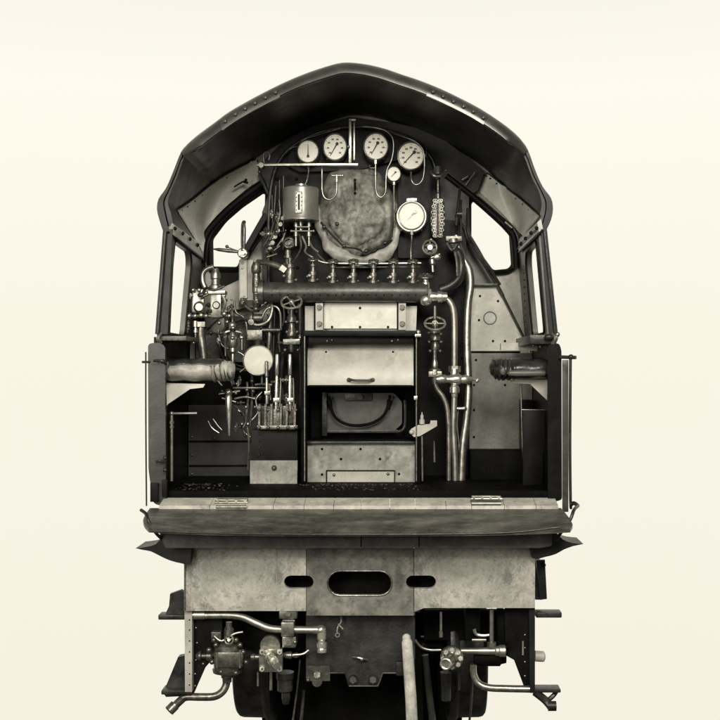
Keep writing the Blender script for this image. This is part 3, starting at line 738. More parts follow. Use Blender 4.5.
b = MB(); b.turn((438,167,1.05),(438,199,1.02),[(0,4),(.15,5),(.25,5),(.28,2.2),(.4,2.4),(.42,1.1),(.8,1.0),(.85,2.6),(1,2.6)],14); b.tube([(431,171,1.0),(434,175.5,.98),(440,176,.98),(445,172,1.0)],1.5,8,4); b.ball(446,170.5,1.0,1.6); b.build('gauge_glass_cock', 'gun', back)
b = MB(); b.turn((431,239,1.0),(433,272,1.0),[(0,2),(.15,3),(.4,3),(.45,2),(.6,1.9),(.62,3),(.75,3),(.8,1.6),(1,1.6)],14); b.ball(437,257,.97,3,(1.4,.6,1.2)); b.rod((431,258,.97),(440,254,.97),1.1); b.build('gauge_glass_cock', 'steel', back)
handwheel(430,247.5,.94,8.0,8.0,back,'steel',5,1.2,.3,2.6)
b = MB(); b.cyl(430,247.5,.97,1.02,6.5,20); b.build('drain_cock_body', 'dark', back)
# tee
b = MB(); b.turn((425.5,277,.9),(426.5,300,.9),[(0,2.4),(.2,2.8),(.25,3.8),(.5,4.2),(.55,5.8),(.8,6.6),(1,6)],18)
b.turn((421,297,.9),(447,297,.9),[(0,3.8),(.12,4.8),(.5,5.2),(.62,4.6),(.64,6.2),(.78,6.2),(.82,5.2),(1,4.8)],16); b.ball(426,300,.88,6.2); b.hexnut((417,297,.9),(422,297,.9),3.4)
tee = b.build('stop_valve', 'bright', back, 'bright stop valve at the end of the manifold')
handwheel(425.5,276,.9,8.0,2.9,tee,'gun',4,1.0)
pipe([(442,297,.92),(449,301,.92),(453,309,.92),(454.3,322,.92),(454.5,345,.92),(454.5,372,.92)], 3.2, 'copper', 'feed_pipe', unions=[((454.5,366,.92),(454.5,372,.92))])
pipe([(440,290,1.05),(450,286,1.05),(458,279,1.05),(461,268,1.05),(459,255,1.08),(453,247,1.1)], 5.0, 'dark', 'feed_pipe')
b = MB(); b.turn((453,239,1.05),(454,252,1.05),[(0,7),(.3,7.5),(.4,5.5),(1,3.8)],20); b.box(446,236,462,241,1.0,1.1); b.tube([(447,243,1.0),(452,250,.98),(457,244,1.0)],1.4,8,4)
b.tube([(455,252,1.0),(457,262,.98),(457.5,276,.98)],1.6,8,4); b.build('pipe_cup', 'gun', back)
pipe([(456,236,1.12),(458,247,1.1),(464,260,1.08),(469,270,1.06),(470.5,285,1.04),(468,305,1.02),(467,340,1.0),(468,372,.98),(468.5,395,.96),(466.5,420,.94),(463,447,.92),(461.5,481,.9)], 3.9, 'steel', 'overflow_pipe')
b = MB(); b.rod((456,226,1.1),(460,188,1.2),1.6,1.4); b.rod((461,240,1.1),(461,200,1.2),1.2); b.rod((457,214,1.1),(462,214,1.1),2.5); b.build('long_rod', 'dark', back)
b = MB(); b.tube([(468,208,1.3),(468,230,1.3),(474,246,1.3),(489,268,1.3),(500,285,1.32)],1.6,8,4); b.tube([(464,225,1.3),(470,245,1.3),(482,262,1.3),(495,283,1.32)],1.2,8,4); b.build('conduit', 'dark', back)
# valve with handwheel below tee
b = MB(); b.turn((435,306,.9),(435,350,.9),[(0,1.6),(.3,1.8),(.5,3),(.55,5),(.62,5),(.64,3.6),(.7,5.2),(.78,5.2),(.82,3.0),(.9,4.4),(1,4)],16)
for x, y in ((429,342),(441,342),(430,351),(440,351),(429,333),(441,334)): b.ball(x, y, .87, 1.9)
sv = b.build('injector_steam_valve', 'gun', back)
handwheel(435,323.5,.84,11.2,7.4,sv,'bright',4,1.1,PI/4*0,2.8)
b = MB(); b.rod((434.7,346,.9),(434.7,364,.9),2.2); b.turn((434.5,359,.9),(435,384,.9),[(0,2),(.15,3.4),(.3,3.4),(.34,2.4),(.42,6),(.62,6.3),(.68,4.2),(.9,3.6),(1,3.4)],16); b.box(428.5,371.5,442,377,.85,.93); b.build('union_coupling', 'steel', back)
pipe([(435,382,.9),(437,389,.9),(443,397,.9),(447,408,.9),(448.5,425,.9),(449,455,.9),(449,481,.9)], 2.6, 'steel', 'feed_pipe')
b = MB(); b.turn((436.5,379,.84),(478,379.5,.84),[(0,3.6),(.08,4.6),(.2,4.6),(.24,3.7),(.34,4.4),(.42,5.4),(.55,5.4),(.6,4.2),(.66,4.6),(.74,4.4),(.78,3.2),(.85,2.2),(.9,1.2),(1,.9)],18)
b.turn((454.5,369,.86),(454.5,397,.86),[(0,3.9),(.15,4.6),(.25,4.6),(.3,3.8),(.6,3.6),(.66,5),(.84,5),(.88,3.2),(1,2.8)],16); b.ball(477,381,.84,1.8); b.build('cross_valve', 'bright', back, 'bright cross shaped valve joining the upright pipes')
pipe([(454.5,395,.88),(454,412,.88),(453.5,430,.88),(455,458,.88),(455.5,481,.88)], 2.9, 'copper', 'feed_pipe')
pipe([(458,410,.92),(457,425,.92),(459,448,.92),(459.5,481,.92)], .9, 'steel', 'drain_pipe')
b = MB(); b.rod((457,408.5,.88),(465,408.5,.88),1.6); b.ball(464,408.3,.88,2); b.build('drain_cock', 'bright', back)

# ---- right: pale plates ----
b = MB(); b.plate([(469,284),(497,285),(503,296),(528,346),(528,352),(532,352),(532,482),(469,482)], 1.36, .03)
rp = b.build('side_panel', 'panel', ROOT, 'tall pale riveted panel beside the upright pipes')
MB().rivets([(480,296),(498,301),(479,320),(493,341),(460,346),(476,360),(474,410),(474,437),(505,341),(505,385),(462,343)], 1.355, 1.2, .7).build('rivet_row', 'soot', rp)
b = MB(); b.ring(W(490,318,1.355), Vector((0,-1,0)), L(6.2,1.35), L(.55,1.35), 32, 6); b.build('round_plug', 'mid', rp)
b = MB(); b.box(470,351,520,353,1.34,1.36,.001); b.build('seam', 'soot', rp)
b = MB(); b.tube([(503,296,1.33),(515,320,1.33),(529,348,1.33)], 1.3, 8, 3); b.tube([(456,215,1.33),(478,250,1.33),(503,296,1.33)], 1.8, 8, 3); b.box(470,283.5,498,286,1.3,1.36,.003); b.build('panel_edge', 'dark', rp)
b = MB(); b.plate([(469.5,353),(532,353),(532,482),(469.5,482)], 1.345, .012); lo_ = b.build('panel_shade', mat('panel_shade_tone', .17, .4, vary=.25, scale=2.5, spots=.5, dark=.04, grime=.5, bump=.12), rp)  # darker sheet stands for arm rest shade on the same pale panel
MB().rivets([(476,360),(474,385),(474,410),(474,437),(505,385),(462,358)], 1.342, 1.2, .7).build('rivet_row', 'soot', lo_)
b = MB(); b.plate([(460,225),(498,285),(468,285)], 1.5, .03); b.build('corner_panel', 'mid', rp)
b = MB(); b.box(470, 451, 535, 483, 1.0, 1.3, .01); b.build('seat_riser', 'soot', ROOT)
b = MB(); b.box(521.5, 400, 533, 481, 1.1, 1.3, .005); b.build('locker', 'black', ROOT)
pipe([(521,383,.7),(521.5,410,.7),(522.5,445,.7),(524,481,.7)], .9, 'steel', 'support_rod', parent=ROOT)
pipe([(521.5,409.8,.6),(535,410,.6),(546.5,410,.6)], .9, 'steel', 'support_rod', parent=ROOT, smooth=0)
b = MB(); b.rod((546.5,409,.6),(547,482,.6),.8); b.rod((546.6,412,.58),(546.6,420,.58),1.6); b.build('support_rod', 'gun', ROOT)
# ---- armrests ----
def pad(x0, x1, y0, y1, d, m, pleat):
    b = MB(); cy = (y0 + y1) / 2; r = (y1 - y0) / 2; n = 40; P = []; R = []
    for i in range(n + 1):
        t = i / n; x = x0 + (x1 - x0) * t
        e0 = min(1, (t * (x1 - x0)) / r); e1 = min(1, ((1 - t) * (x1 - x0)) / r)
        q = math.sqrt(max(0, 1 - (1 - e0) ** 2)) * math.sqrt(max(0, 1 - (1 - e1) ** 2)) ** .6
        q = max(.08, q)
        pl = 0
        if pleat and ((pleat > 0 and t > .68) or (pleat < 0 and t < .38)): pl = .10 * math.sin(x * 1.35)
        P.append(W(x, cy + .3 * math.sin(x * .3), d)); R.append(L(r * q * (1 + pl), d))
    b.sweep(P, R, 28)
    for v in b.bm.verts:
        v.co += Vector((0, 1, 1)) * .008 * noise.noise(v.co * 9)
        v.co.y = d + (v.co.y - d) * 1.8
    return b
def pleats(xs, cy, r, d, o):
    b = MB()
    for x in xs: b.ring(W(x, cy, d), Vector((1, .12 * math.sin(x), .15)), L(r, d), L(.55, d), 28, 6)
    for v in b.bm.verts: v.co.y = d + (v.co.y - d) * 1.8
    b.build('crease_ring', 'leather', o)  # dark rings deepen the contrast in the creases between pleats
o = pad(163, 235, 360.5, 381, .35, 'cloth', 1).build('arm_rest', 'cloth', ROOT, 'pale padded arm rest with pleated end', ang=80)
pleats((214, 218.5, 222.5, 226.5, 230.5), 370.8, 9.6, .35, o)
b = pad(162, 226, 358.5, 372, .32, 'leather', 0); b.box(161,361,169,379,.2,.5,.012); b.build('pad_top', 'leather', o, ang=80)
o = pad(489, 551, 358.5, 380, .35, 'leather', -1).build('arm_rest', 'leather', ROOT, 'dark glossy leather padded arm rest', ang=80)
pleats((494, 498, 502, 506), 369.3, 10.0, .35, o)
b = MB(); b.turn((507,373.2,.17),(547,373,.17),[(0,.5),(.05,2.6),(.2,3.3),(.8,3.3),(.95,2.8),(1,.6)],14); b.ball(503,371,.17,3,(1,.7,1.4)); b.build('pad_sheen', 'mid', o)  # grey roll and ball draw the reflection along the dark pad
b = MB(); b.plate([(162.5,383),(162.5,411),(168,404),(190,389),(203,387.5),(205,384)], .33, .03); b.build('arm_rest_bracket', 'light', ROOT)
b = MB(); b.plate([(510,380),(549,380),(549,402),(530,384),(512,383)], .33, .03); b.build('arm_rest_bracket', 'panel', ROOT)
b = MB(); b.plate([(501,343.5),(520,342.5),(537,344),(537,351),(501,350)], .9, .1); b.build('ledge_plate', 'panel', ROOT)
# ---- rear edge stanchion panels, pins and handrails ----
b = MB(); b.plate(rounded([(148,343.5),(159,342.5),(165,346),(166,500),(160,506),(153,503),(148.5,470)],4), -.02, .05); o = b.build('gate_panel', mat('gate_paint', .03, .38, vary=.5, scale=2.5, spots=.4, dark=.08, grime=.6), ROOT, 'upright grey plate on the rear edge of the cab side')
b = MB(); b.tube([(153.5,361,-.08),(158,360.5,-.08),(163,361.5,-.08),(166,364,-.04)],1.4,8,4); b.ball(163,361.5,-.07,2.5); b.build('hinge_pin', 'dark', o); b = MB(); b.tube([(156,462,-.08),(160,461,-.08),(165,462,-.06)],1.4,8,3); b.rod((165,455,-.06),(165,473,-.06),1.2); b.ball(165,458,-.06,2.2); b.ball(165,470,-.06,2.2); b.build('hinge_pin', 'dark', o)
b = MB(); b.box(150,483,158,502,-.06,-.03,.006); b.box(161.5,480,167,497,-.06,0,.006); b.build('gate_foot', 'black', o)
b = MB(); b.plate(rounded([(548,345),(559,343),(561.5,350),(562,500),(548,503)],3), -.02, .05); o = b.build('gate_panel', 'black', ROOT)
b = MB(); b.box(523,410,543,490,.5,.55,.004); b.build('inner_gate', 'black', ROOT)
b = MB(); b.tube([(570.5,358,-.1),(570.2,400,-.1),(570,450,-.1),(570.5,500,-.1),(571,508,-.05)],1.5,10,4); b.rod((560,357,-.05),(576,357.5,-.12),1.8); b.ball(571,357,-.1,2.8); b.tube([(571,505,-.1),(574,503,-.15),(578,506,-.18)],2,8,3); b.build('handrail', 'dark', ROOT)
b = MB(); b.tube([(145.8,352,-.05),(145.8,400,-.05),(146,450,-.05),(146.5,506,-.05)],.8,8,4); b.rod((142,362,-.05),(150,362,-.02),1.2); b.build('handrail', 'dark', ROOT)
b = MB(); b.box(562.5,360,568.5,512,.10,.12,.003); b.build('rear_stanchion', 'mid', ROOT)
b = MB(); b.tube([(553,334,.0),(556,338,-.03),(553,344,.0)],2.4,8,4); b.ball(557.5,334.5,-.03,2.6); b.build('window_lock', 'steel', ROOT); b = MB(); b.tube([(161,333,0),(158,338,-.02),(161,343,0)],1.8,8,4); b.build('window_lock', 'steel', ROOT)

# ---- left: stand pipe, dark panels ----
b = MB(); b.plate([(188.5,405),(262,405),(262,483),(188.5,483)], 1.32, .03); o = b.build('side_panel', mat('dark_panel', .016, .5, vary=.2, scale=3), ROOT, 'dark riveted panel below the pale arm rest')
b = MB(); b.box(189,440.5,258,442,1.30,1.32,.001); b.box(189,465,258,466.3,1.30,1.32,.001); b.build('seam', 'soot', o)
MB().rivets([(192,437),(192,455),(192,474),(245,436),(214,438)], 1.31, 1.1, .7).build('rivet_row', 'gun', o)
b = MB(); b.plate([(190,343),(300,343),(300,483),(190,483)], 1.42, .03); b.build('inner_bulkhead', 'soot', ROOT)
b = MB(); b.plate([(190,343),(195,343),(195,360),(190,360)], 1.36, .03); b.plate([(196,338),(218,339),(219,358),(196,358)], 1.34, .02); b.build('locker_top', 'mid', ROOT)
pipe([(171.6,481,.3),(171.6,450,.3),(171.6,413.5,.3)], 1.7, 'copper', 'stand_pipe', parent=ROOT, smooth=0)
b = MB(); b.rod((170.2,413.6,.3),(197,413.2,.3),1.4); b.ball(171.6,413.6,.3,2.4); b.hexnut((171.6,421,.3),(171.6,424,.3),2.4); b.hexnut((171.6,426,.3),(171.6,428,.3),2.2); b.build('stand_pipe_arm', 'copper', ROOT)
b = MB(); b.tube([(208,421,1.0),(212,428,1.0),(219,433,1.0)],.8,8,4); b.tube([(213,419,1.0),(218,426,1.0),(222,430,1.0)],.8,8,4); b.build('cable_loop', 'steel', ROOT)

# ---- left: throttle levers and brake gear ----
b = MB(); b.plate([(239,260),(253,260),(253,300),(239,300)], 1.2, .03); b.plate([(240,259),(246.5,259),(247,298),(240,298)], 1.12, .05)
b.rivets([(242.2,263),(242.2,268),(244,296)],1.11,1.2)
ls = b.build('lever_stand', 'panel', ROOT, 'pale upright stand carrying the crossed levers')
b = MB(); b.cyl(242.5,253,1.0,1.1,5.3,22,bev=.01); b.cyl(242.5,253,.96,1.0,2.2,6)
for j in range(5): a = 2*PI*j/5; b.cyl(242.5+3.6*math.cos(a), 253+3.6*math.sin(a), .985, 1.0, .9, 8)
b.build('lever_hub', 'steel', ls)
b = MB(); b.turn((243.8,249,1.02),(244.2,220.5,1.02),[(0,1.4),(.3,1.9),(.7,1.9),(.88,1.3),(.95,1.9),(1,1)],12); b.tube([(242,252,.98),(241.5,240,.98),(242,224,.98),(244,221,1.0)],.8,8,4); b.build('lever', 'gun', ls)
b = MB(); b.turn((239,252,1.02),(213.5,249,1.02),[(0,1.3),(.4,2.0),(.8,1.7),(1,.6)],12); b.ball(227,246.6,1.02,1.8); b.rod((227,247,1.02),(238,251,1.02),.6); b.build('lever', 'gun', ls)
# angled brace behind
b = MB(); b.rod((247,250,1.35),(267,215,1.42),4.2,4.2,6); b.rod((252,250,1.3),(270,225,1.4),1.3); b.build('slanting_brace', 'black', ROOT)
b = MB(); b.plate([(205,296),(239,280),(268,282),(268,306),(244,308),(225,312),(205,330)], 1.5, .04); b.rivets([(231.5,299),(252,304),(214,316)],1.49,1.2); b.build('bracket_plate', 'panel', ROOT)
b = MB(); b.plate(dens([(212,276),(228,268),(240,268),(240,282),(226,290),(212,296)],1), 1.55, .03); b.build('dark_bracket', 'black', ROOT)
# vertical piping right of the lever stand
b = MB(); b.turn((256,262,1.05),(257,312,1.05),[(0,3),(.1,5),(.2,5),(.24,3.6),(.4,4.4),(.6,4.6),(.64,3.2),(.75,3.2),(.78,5),(.9,4),(1,2)],16); b.ball(263,281,.95,1.6); b.ball(263,287,.95,1.6); b.ball(263,293,.95,1.6); b.tube([(245,306,1.0),(255,311,.98),(268,303,1.0)],1.2,8,4); b.ball(256,309,.97,3); b.build('reverser_column', 'gun', ROOT)
# brake valve
b = MB(); b.turn((215.5,268,1.0),(215.5,289,1.0),[(0,1.5),(.05,3.2),(.2,4.2),(.3,5),(.5,5),(.55,4.2),(.8,4.4),(.85,6.4),(1,6.8)],18)
b.box(208,290.5,225,294,.92,1.06); b.box(210,294,221,318,.94,1.08,.015); b.box(191,289,204,313,.98,1.12,.02); b.cyl(199,307,.95,1.05,6,20,bev=.02)
b.tube([(222,295,.95),(225,303,.95),(222,312,.95)],1.8,8,4)
for x, y, r in ((189,316,3),(195,316,2.6),(201,315.5,2.8),(206,316,2.6),(224,314,2.8),(229,316,2.3),(193,290,2.2),(199,290,2.2),(219,323,2.2),(227,322,2),(206,293,2),(224,296,2.2)): b.ball(x, y, .95, r, (1,.7,1))
b.rod((186,316,.97),(232,316,.97),1.8); b.cyl(216,305,.92,.95,4,18,bev=.01); b.rod((200,298,.95),(213,292,.93),1.3)
bv = b.build('brake_valve', 'steel', ROOT, 'brake valve assembly left of the crossed levers')
pipe([(206,289,1.02),(203,282,1.02),(203,274,1.02),(207,269,1.02),(213,267,1.02)], 2.6, 'steel', 'brake_pipe', parent=bv)
b = MB(); b.tube([(202,295,.94),(206,288,.94),(214,290,.92),(224,286,.94)],1.4,8,4); b.ball(201,295,.94,2.6,(1.4,.7,1)); b.build('handle', 'dark', bv)
pipe([(202,322,1.0),(201,335,1.0),(202.5,348,1.0),(204,362,1.0)], 4.2, 'steel', 'brake_pipe', parent=bv, unions=[((202,322,1.0),(202,327,1.0))])
b = MB(); b.turn((195.5,321,.95),(195.5,340,.95),[(0,2.4),(.3,2.6),(.35,1.4),(.6,2.2),(.65,1),(1,.5)],12); b.build('drain_cock', 'bright', bv)
b = MB(); c = W(246,345,1.25); b.ring(c, Vector((0.25,-1,0)), L(26,1.2), L(1.6,1.2), 48, 8); b.ring(c, Vector((0.25,-1,0)), L(22,1.2), L(.8,1.2), 48, 8); b.build('reversing_wheel', 'dark', ROOT)
b = MB(); b.plate([(206,330),(222,334),(220,362),(206,362)], 1.3, .03); b.plate([(224,316),(262,316),(266,362),(226,362)],1.34,.03); b.build('bracket_plate', 'dark', ROOT)
# small injector: brass cocks
b = MB(); b.turn((232.5,312,.9),(233,372,.9),[(0,1),(.06,2.6),(.1,1.2),(.16,1.2),(.2,4),(.28,4.2),(.32,2),(.4,4.6),(.55,4.9),(.6,3),(.66,3.4),(.7,1.6),(.78,2.2),(.96,1.3),(1,.5)],14)
b.tube([(225,338,.9),(225,333,.88),(230,331,.88)],1.6,8,4); b.tube([(241,338,.9),(242,333,.88),(236,331,.88)],1.6,8,4)
b.turn((225,335,.9),(225.5,356,.9),[(0,2.4),(.2,2.6),(.3,1.2),(1,.7)],10); b.turn((242,335,.9),(242,350,.9),[(0,2.4),(.2,2.6),(.3,1.2),(1,.7)],10)
b.ball(232.5,338,.86,2.3); b.ball(233,328,.86,2.5); b.build('injector_cock', 'steel', ROOT, 'cluster of bright cocks between the brake valve and the white disc')
b = MB(); b.turn((244,318,1.0),(262,318,1.0),[(0,3),(.2,5),(.4,7),(.5,7),(.55,4),(1,4)],16); b.tube([(250,322,.98),(258,325,.97),(268,321,.97),(272,310,1.0),(271,300,1.0)],2.0,10,5); b.box(247,330,262,340,.95,1.1); b.rod((262,330,1.0),(280,330,1.0),2); b.cyl(251,322,.94,1.0,3,12); b.build('pipe_elbow', 'gun', ROOT)
pipe([(268,305,1.05),(270,320,1.05),(269,345,1.05),(266,360,1.05)], 2.6, 'gun', 'steam_pipe', parent=ROOT)
pipe([(275,303,1.1),(274,330,1.1),(273,360,1.1)], 1.6, 'dark', 'steam_pipe', parent=ROOT)
# small unions, cocks and copper runs among the left-hand gear
rc = random.Random(11)
def fitting(x, y, d, r, m, parent, horiz=False):
    b = MB(); ln = r * rc.uniform(3.5, 6)
    A_, B_ = ((x - ln / 2, y, d), (x + ln / 2, y, d)) if horiz else ((x, y - ln / 2, d), (x + rc.uniform(-1, 1), y + ln / 2, d))
    b.turn(A_, B_, [(0, r * .5), (.12, r * .5), (.14, r), (.34, r * 1.05), (.36, r * .6), (.5, r * .7), (.55, r * 1.15), (.75, r * 1.15), (.78, r * .55), (1, r * .5)], 8)
    b.ball(x + r * rc.uniform(-1.2, 1.2), y, d - .02, r * .7)
    b.build('pipe_fitting', m, parent, ang=40)
for (x0, x1, y0, y1, d, n) in ((206,262,296,344,1.0,13), (236,262,376,432,.9,9), (264,284,206,262,1.12,9), (262,302,300,352,1.02,9), (186,232,286,330,.98,6), (268,300,376,402,.95,5)):
    for i in range(n):
        fitting(rc.uniform(x0, x1), rc.uniform(y0, y1), d + rc.uniform(-.05, .05), rc.uniform(1.1, 2.5), rc.choice(['gun', 'gun', 'steel', 'dark', 'dark', 'bright']), ROOT, rc.random() < .35)
for p, r, m in (([(234,300,1.0),(236,312,1.0),(244,318,1.0),(247,330,1.0),(244,348,1.02)],1.1,'gun'), ([(262,318,1.0),(266,310,1.0),(274,306,1.0),(280,312,1.0),(281,330,1.02)],1.3,'steel'), ([(218,330,1.0),(222,345,1.0),(231,350,1.0),(233,358,1.0)],1.2,'gun'),
                ([(240,372,.95),(246,366,.95),(244,356,.95),(238,352,.95)],.9,'steel'), ([(262,392,.9),(256,400,.88),(258,412,.88),(252,420,.88)],1.0,'steel'), ([(232,404,.8),(240,410,.82),(246,420,.84),(243,428,.84)],.8,'gun'),
                ([(283,300,1.05),(284,320,1.05),(279,335,1.05),(280,352,1.05)],1.4,'dark'), ([(226,374,.7),(231,378,.72),(234,384,.74)],1.4,'steel'), ([(270,240,1.15),(276,228,1.12),(280,214,1.1),(279,200,1.12)],1.2,'gun'), ([(264,246,1.2),(270,236,1.18),(274,222,1.16)],1.6,'dark')):
    pipe(p, r, m, 'small_pipe', parent=ROOT)
MB().rivets([(300.5, y) for y in range(402, 480, 12)], .95, 1.2, .8).build('rivet_row', 'steel', ROOT)
MB().rivets([(259, y) for y in range(434, 458, 7)], .61, 1.0, .8).build('rivet_row', 'dark', ROOT)
# white disc
b = MB(); b.cyl(258.2,360.5,.72,.76,14.6,56,bev=.006); o = b.build('blank_disc', mat('disc_enamel', .62, .45, vary=.06, bump=.05, grime=.15, scale=5), ROOT, 'blank cream disc beside the three levers')
b = MB(); b.ring(W(258.2,360.5,.725), Vector((0,-1,0)), L(14.7,.72), L(.5,.72), 56, 8); b.build('disc_rim', 'steel', o); b = MB(); b.cyl(258.2,360.5,.77,.80,15.4,48); b.rod((258,347,.8),(258,340,.85),2.2); b.rod((262,374,.8),(262,384,.8),1.5); b.build('disc_holder', 'gun', o)
# left handwheel
b = MB(); b.turn((291.5,306,.9),(291.5,352,.9),[(0,1.5),(.15,2),(.25,4.5),(.35,4.5),(.38,3),(.5,3.2),(.55,4.8),(.65,4.8),(.7,3),(.9,3),(1,2)],14)
for x, y in ((284,342),(299,342),(286,322),(297,322),(287,332),(297,332),(285,350),(298,350)): b.ball(x, y, .88, 1.8)
b.box(283,339,300,344.5,.86,.96); v = b.build('injector_steam_valve', 'gun', ROOT)
handwheel(291.5,302,.8,11.3,7.8,v,'bright',4,1.15,PI/6,2.6)
b = MB(); b.tube([(300,352,.95),(301,380,.95),(300,420,.95),(299,482,.95)],1.4,8,3); b.tube([(283,352,1.0),(281,375,1.0),(283,400,1.0)],2.0,8,3); b.rod((300,300,1.0),(300,350,1.0),2.2); b.build('steam_pipe', 'dark', ROOT)
# tapered handle
b = MB(); b.turn((228.5,395,.72),(229.3,436,.72),[(0,2.6),(.05,3.6),(.4,2.7),(.8,1.4),(.97,1.2),(1,.6)],16); o = b.build('tapered_handle', 'bright', ROOT)
b = MB(); b.ball(228.5,392.5,.74,4,(1,.8,1)); b.rod((219,394,.76),(240,391,.76),1.2); b.tube([(232,386,.8),(230,378,.82),(227,374,.85)],1.3,8,4); b.tube([(222,386,.8),(216,379,.82),(212,376,.85)],1.1,8,4); b.rod((222,398,.74),(236,402,.74),.9); b.ball(236,393,.72,1.6); b.ball(222,391,.72,1.6)
b.tube([(233,388,.8),(250,388,.8),(270,388,.85)],1.1,8,3); b.tube([(234,399,.8),(245,397,.8),(255,399,.8)],1,8,3); b.build('handle_boss', 'steel', o)
# tangle near the levers
b = MB()
for (p, r) in (([(247,382,.9),(248,400,.9),(246,420,.9),(249,440,.9),(248,470,.9)],1.2), ([(252,374,.95),(252,398,.95),(250,425,.95)],1.5), ([(238,410,1.0),(246,418,1.0),(243,430,1.0),(250,437,1.0)],1.0), ([(255,385,.85),(262,384,.85),(272,385,.85)],1.2)): b.tube(p, r, 8, 4)
for x, y, r in ((247,390,2.3),(247,397,2.1),(252,381,2.2),(253,391,2.2),(246,407,1.8),(248,424,2),(242,424,1.8),(255,407,1.6)): b.ball(x, y, .87, r)
b.build('rod_linkage', 'steel', ROOT)
# three levers and quadrant
for i, (x0, y0, x1, y1, mm) in enumerate(((266.5,361,267,404,'steel'),(277.3,354,276,411,'bright'),(290,354,290,411,'bright'))):
    b = MB(); b.turn((x0,y0,.66),(x1,y1,.66),[(0,1.2),(.02,1.9),(.36,1.9),(.38,1.2),(.4,1.6),(.9,1.9),(1,1.9)],12); b.tube([(x0+3,y0+24,.68),(x0+3.4,y0+30,.68),(x1+3.6,y1-4,.68)],.8,8,3)
    b.box(x1-2.6,y1-13,x1+3.2,y1-9,.63,.69,.003); b.build('lever', mm, ROOT)
b = MB()
for x in (258.5, 264.5, 270.5, 280, 286, 294): b.plate([(x,404),(x+2,404),(x+1.5,426),(x-.5,430)], .60, .2)
b.box(257,425.5,297.5,429.5,.54,.66,.006); b.box(258,406,296,426,.72,.8)
for x in (259,268,278,288,296): b.ball(x, 427.5, .53, 1.8); b.ball(x, 410, .6, 1.6)
b.box(265,409,270,425,.63,.75,.004); b.box(272,409,279.5,425,.63,.75,.004)
q = b.build('lever_quadrant', 'gun', ROOT)
b = MB(); b.box(251,430,297.5,487,.62,1.1,.008); ped = b.build('lever_pedestal', 'black', ROOT)  # black front puts the shadow on the upper face into its colour
b = MB(); b.plate([(250,460.5),(297.5,460.5),(297,486.8),(250,486.8)], .60, .014); o = b.build('pedestal_plate', bpy.data.materials['panel_worn'], ped)
b = MB(); b.cyl(274,468,.58,.60,2.6,16,bev=.006); b.ball(274,468,.575,1.8); b.build('plate_screw', 'gun', o)

# ---- floor, threshold, fall plate ----
fz = W(0,491,.02).z
b = MB(); w0 = W(157,500,0); w1 = W(554,500,0)
b.wbox((w0.x, .02, fz - .06), (w1.x, 2.2, fz), .004); b.build('cab_floor', 'soot', ROOT)
b = MB(); b.box(160,491,560,498.5,.0,.019,.002); b.build('floor_edge', 'soot', ROOT)
x = 164; joints = [164,214,248,276,306,335,362,390,415,445,470,502,533,555]
b = MB()
for a, c in zip(joints[:-1], joints[1:]):
    A = W(a + .25, 0, 0).x; C_ = W(c - .25, 0, 0).x
    z1 = W(0,497.5,.02).z; z0 = W(0,508,-.18).z + .02
    b.add([(A,.0,z1),(C_,.0,z1),(C_,-.20,z0),(A,-.20,z0),(A,.0,z1-.03),(C_,.0,z1-.03),(C_,-.20,z0-.03),(A,-.20,z0-.03)], [[0,1,2,3],[4,7,6,5],[0,3,7,4],[1,5,6,2],[3,2,6,7],[0,4,5,1]])
b.build('threshold_strip', 'wood', ROOT)
for x0, x1, yy in ((215,248,504.5),(471,502,501)):
    b = MB(); b.rod((x0,yy-2,-.14),(x1,yy-2,-.14),2.0); b.rod((x0+1,yy+2.5,-.2),(x1-1,yy+2.5,-.2),1.6); b.box(x0+1,yy-5,x1-1,yy+5,-.13,-.06,.004)
    for i in range(4): b.hexnut((x0+3+i*(x1-x0-6)/3,yy-3.5,-.16),(x0+3+i*(x1-x0-6)/3,yy-3.5,-.12),1.4)
    b.build('plate_hinge', 'steel', ROOT)
# fall plate, dished, with rounded outer corners
def fall():
    b = MB(); nx, ny = 80, 10; V = []; F = []
    for j in range(ny + 1):
        t = j / ny
        for i in range(nx + 1):
            u = i / nx * 2 - 1
            xl = 150 - 3 * math.sin(t * PI * .9) + 13 * max(0, t - .55) ** 1.5 * 1.6; xr = 561 + 8 * math.sin(t * PI * .55) - 8 * max(0, t - .8) * 2
            # height of the lip is lower in the middle
            x = xl + (xr - xl) * (u + 1) / 2
            y = 508 + (24.5 - 3.8 * abs(u) ** 3.5) * t; d = -.18 - .42 * t
            V.append(W(VX + (x - VX) * (1 + .028 * t), y, d))
    V2 = [v + Vector((0, .01, -.03)) for v in V]; n = len(V); V += V2; r = nx + 1
    for j in range(ny):
        for i in range(nx):
            a = j * r + i; q = [a, a + 1, a + 1 + r, a + r]; F.append(q); F.append([z + n for z in q[::-1]])
    ed = [i for i in range(r)] + [j * r + nx for j in range(1, ny + 1)] + [ny * r + i for i in range(nx - 1, -1, -1)] + [j * r for j in range(ny - 1, 0, -1)]
    for a, c in zip(ed, ed[1:] + ed[:1]): F.append([a, c, c + n, a + n])
    b.add(V, F); return b.build('fall_plate', 'tread', ROOT, 'wide worn steel fall plate hinged along the cab threshold', ang=40)
fp = fall()
b = MB(); b.tube([(150,531,-.6),(200,533,-.605),(280,534.2,-.61),(354,534.5,-.61),(430,534.2,-.61),(510,532.5,-.605),(560,527,-.6)],.6,8,6); b.build('lip_edge', 'dark', fp)
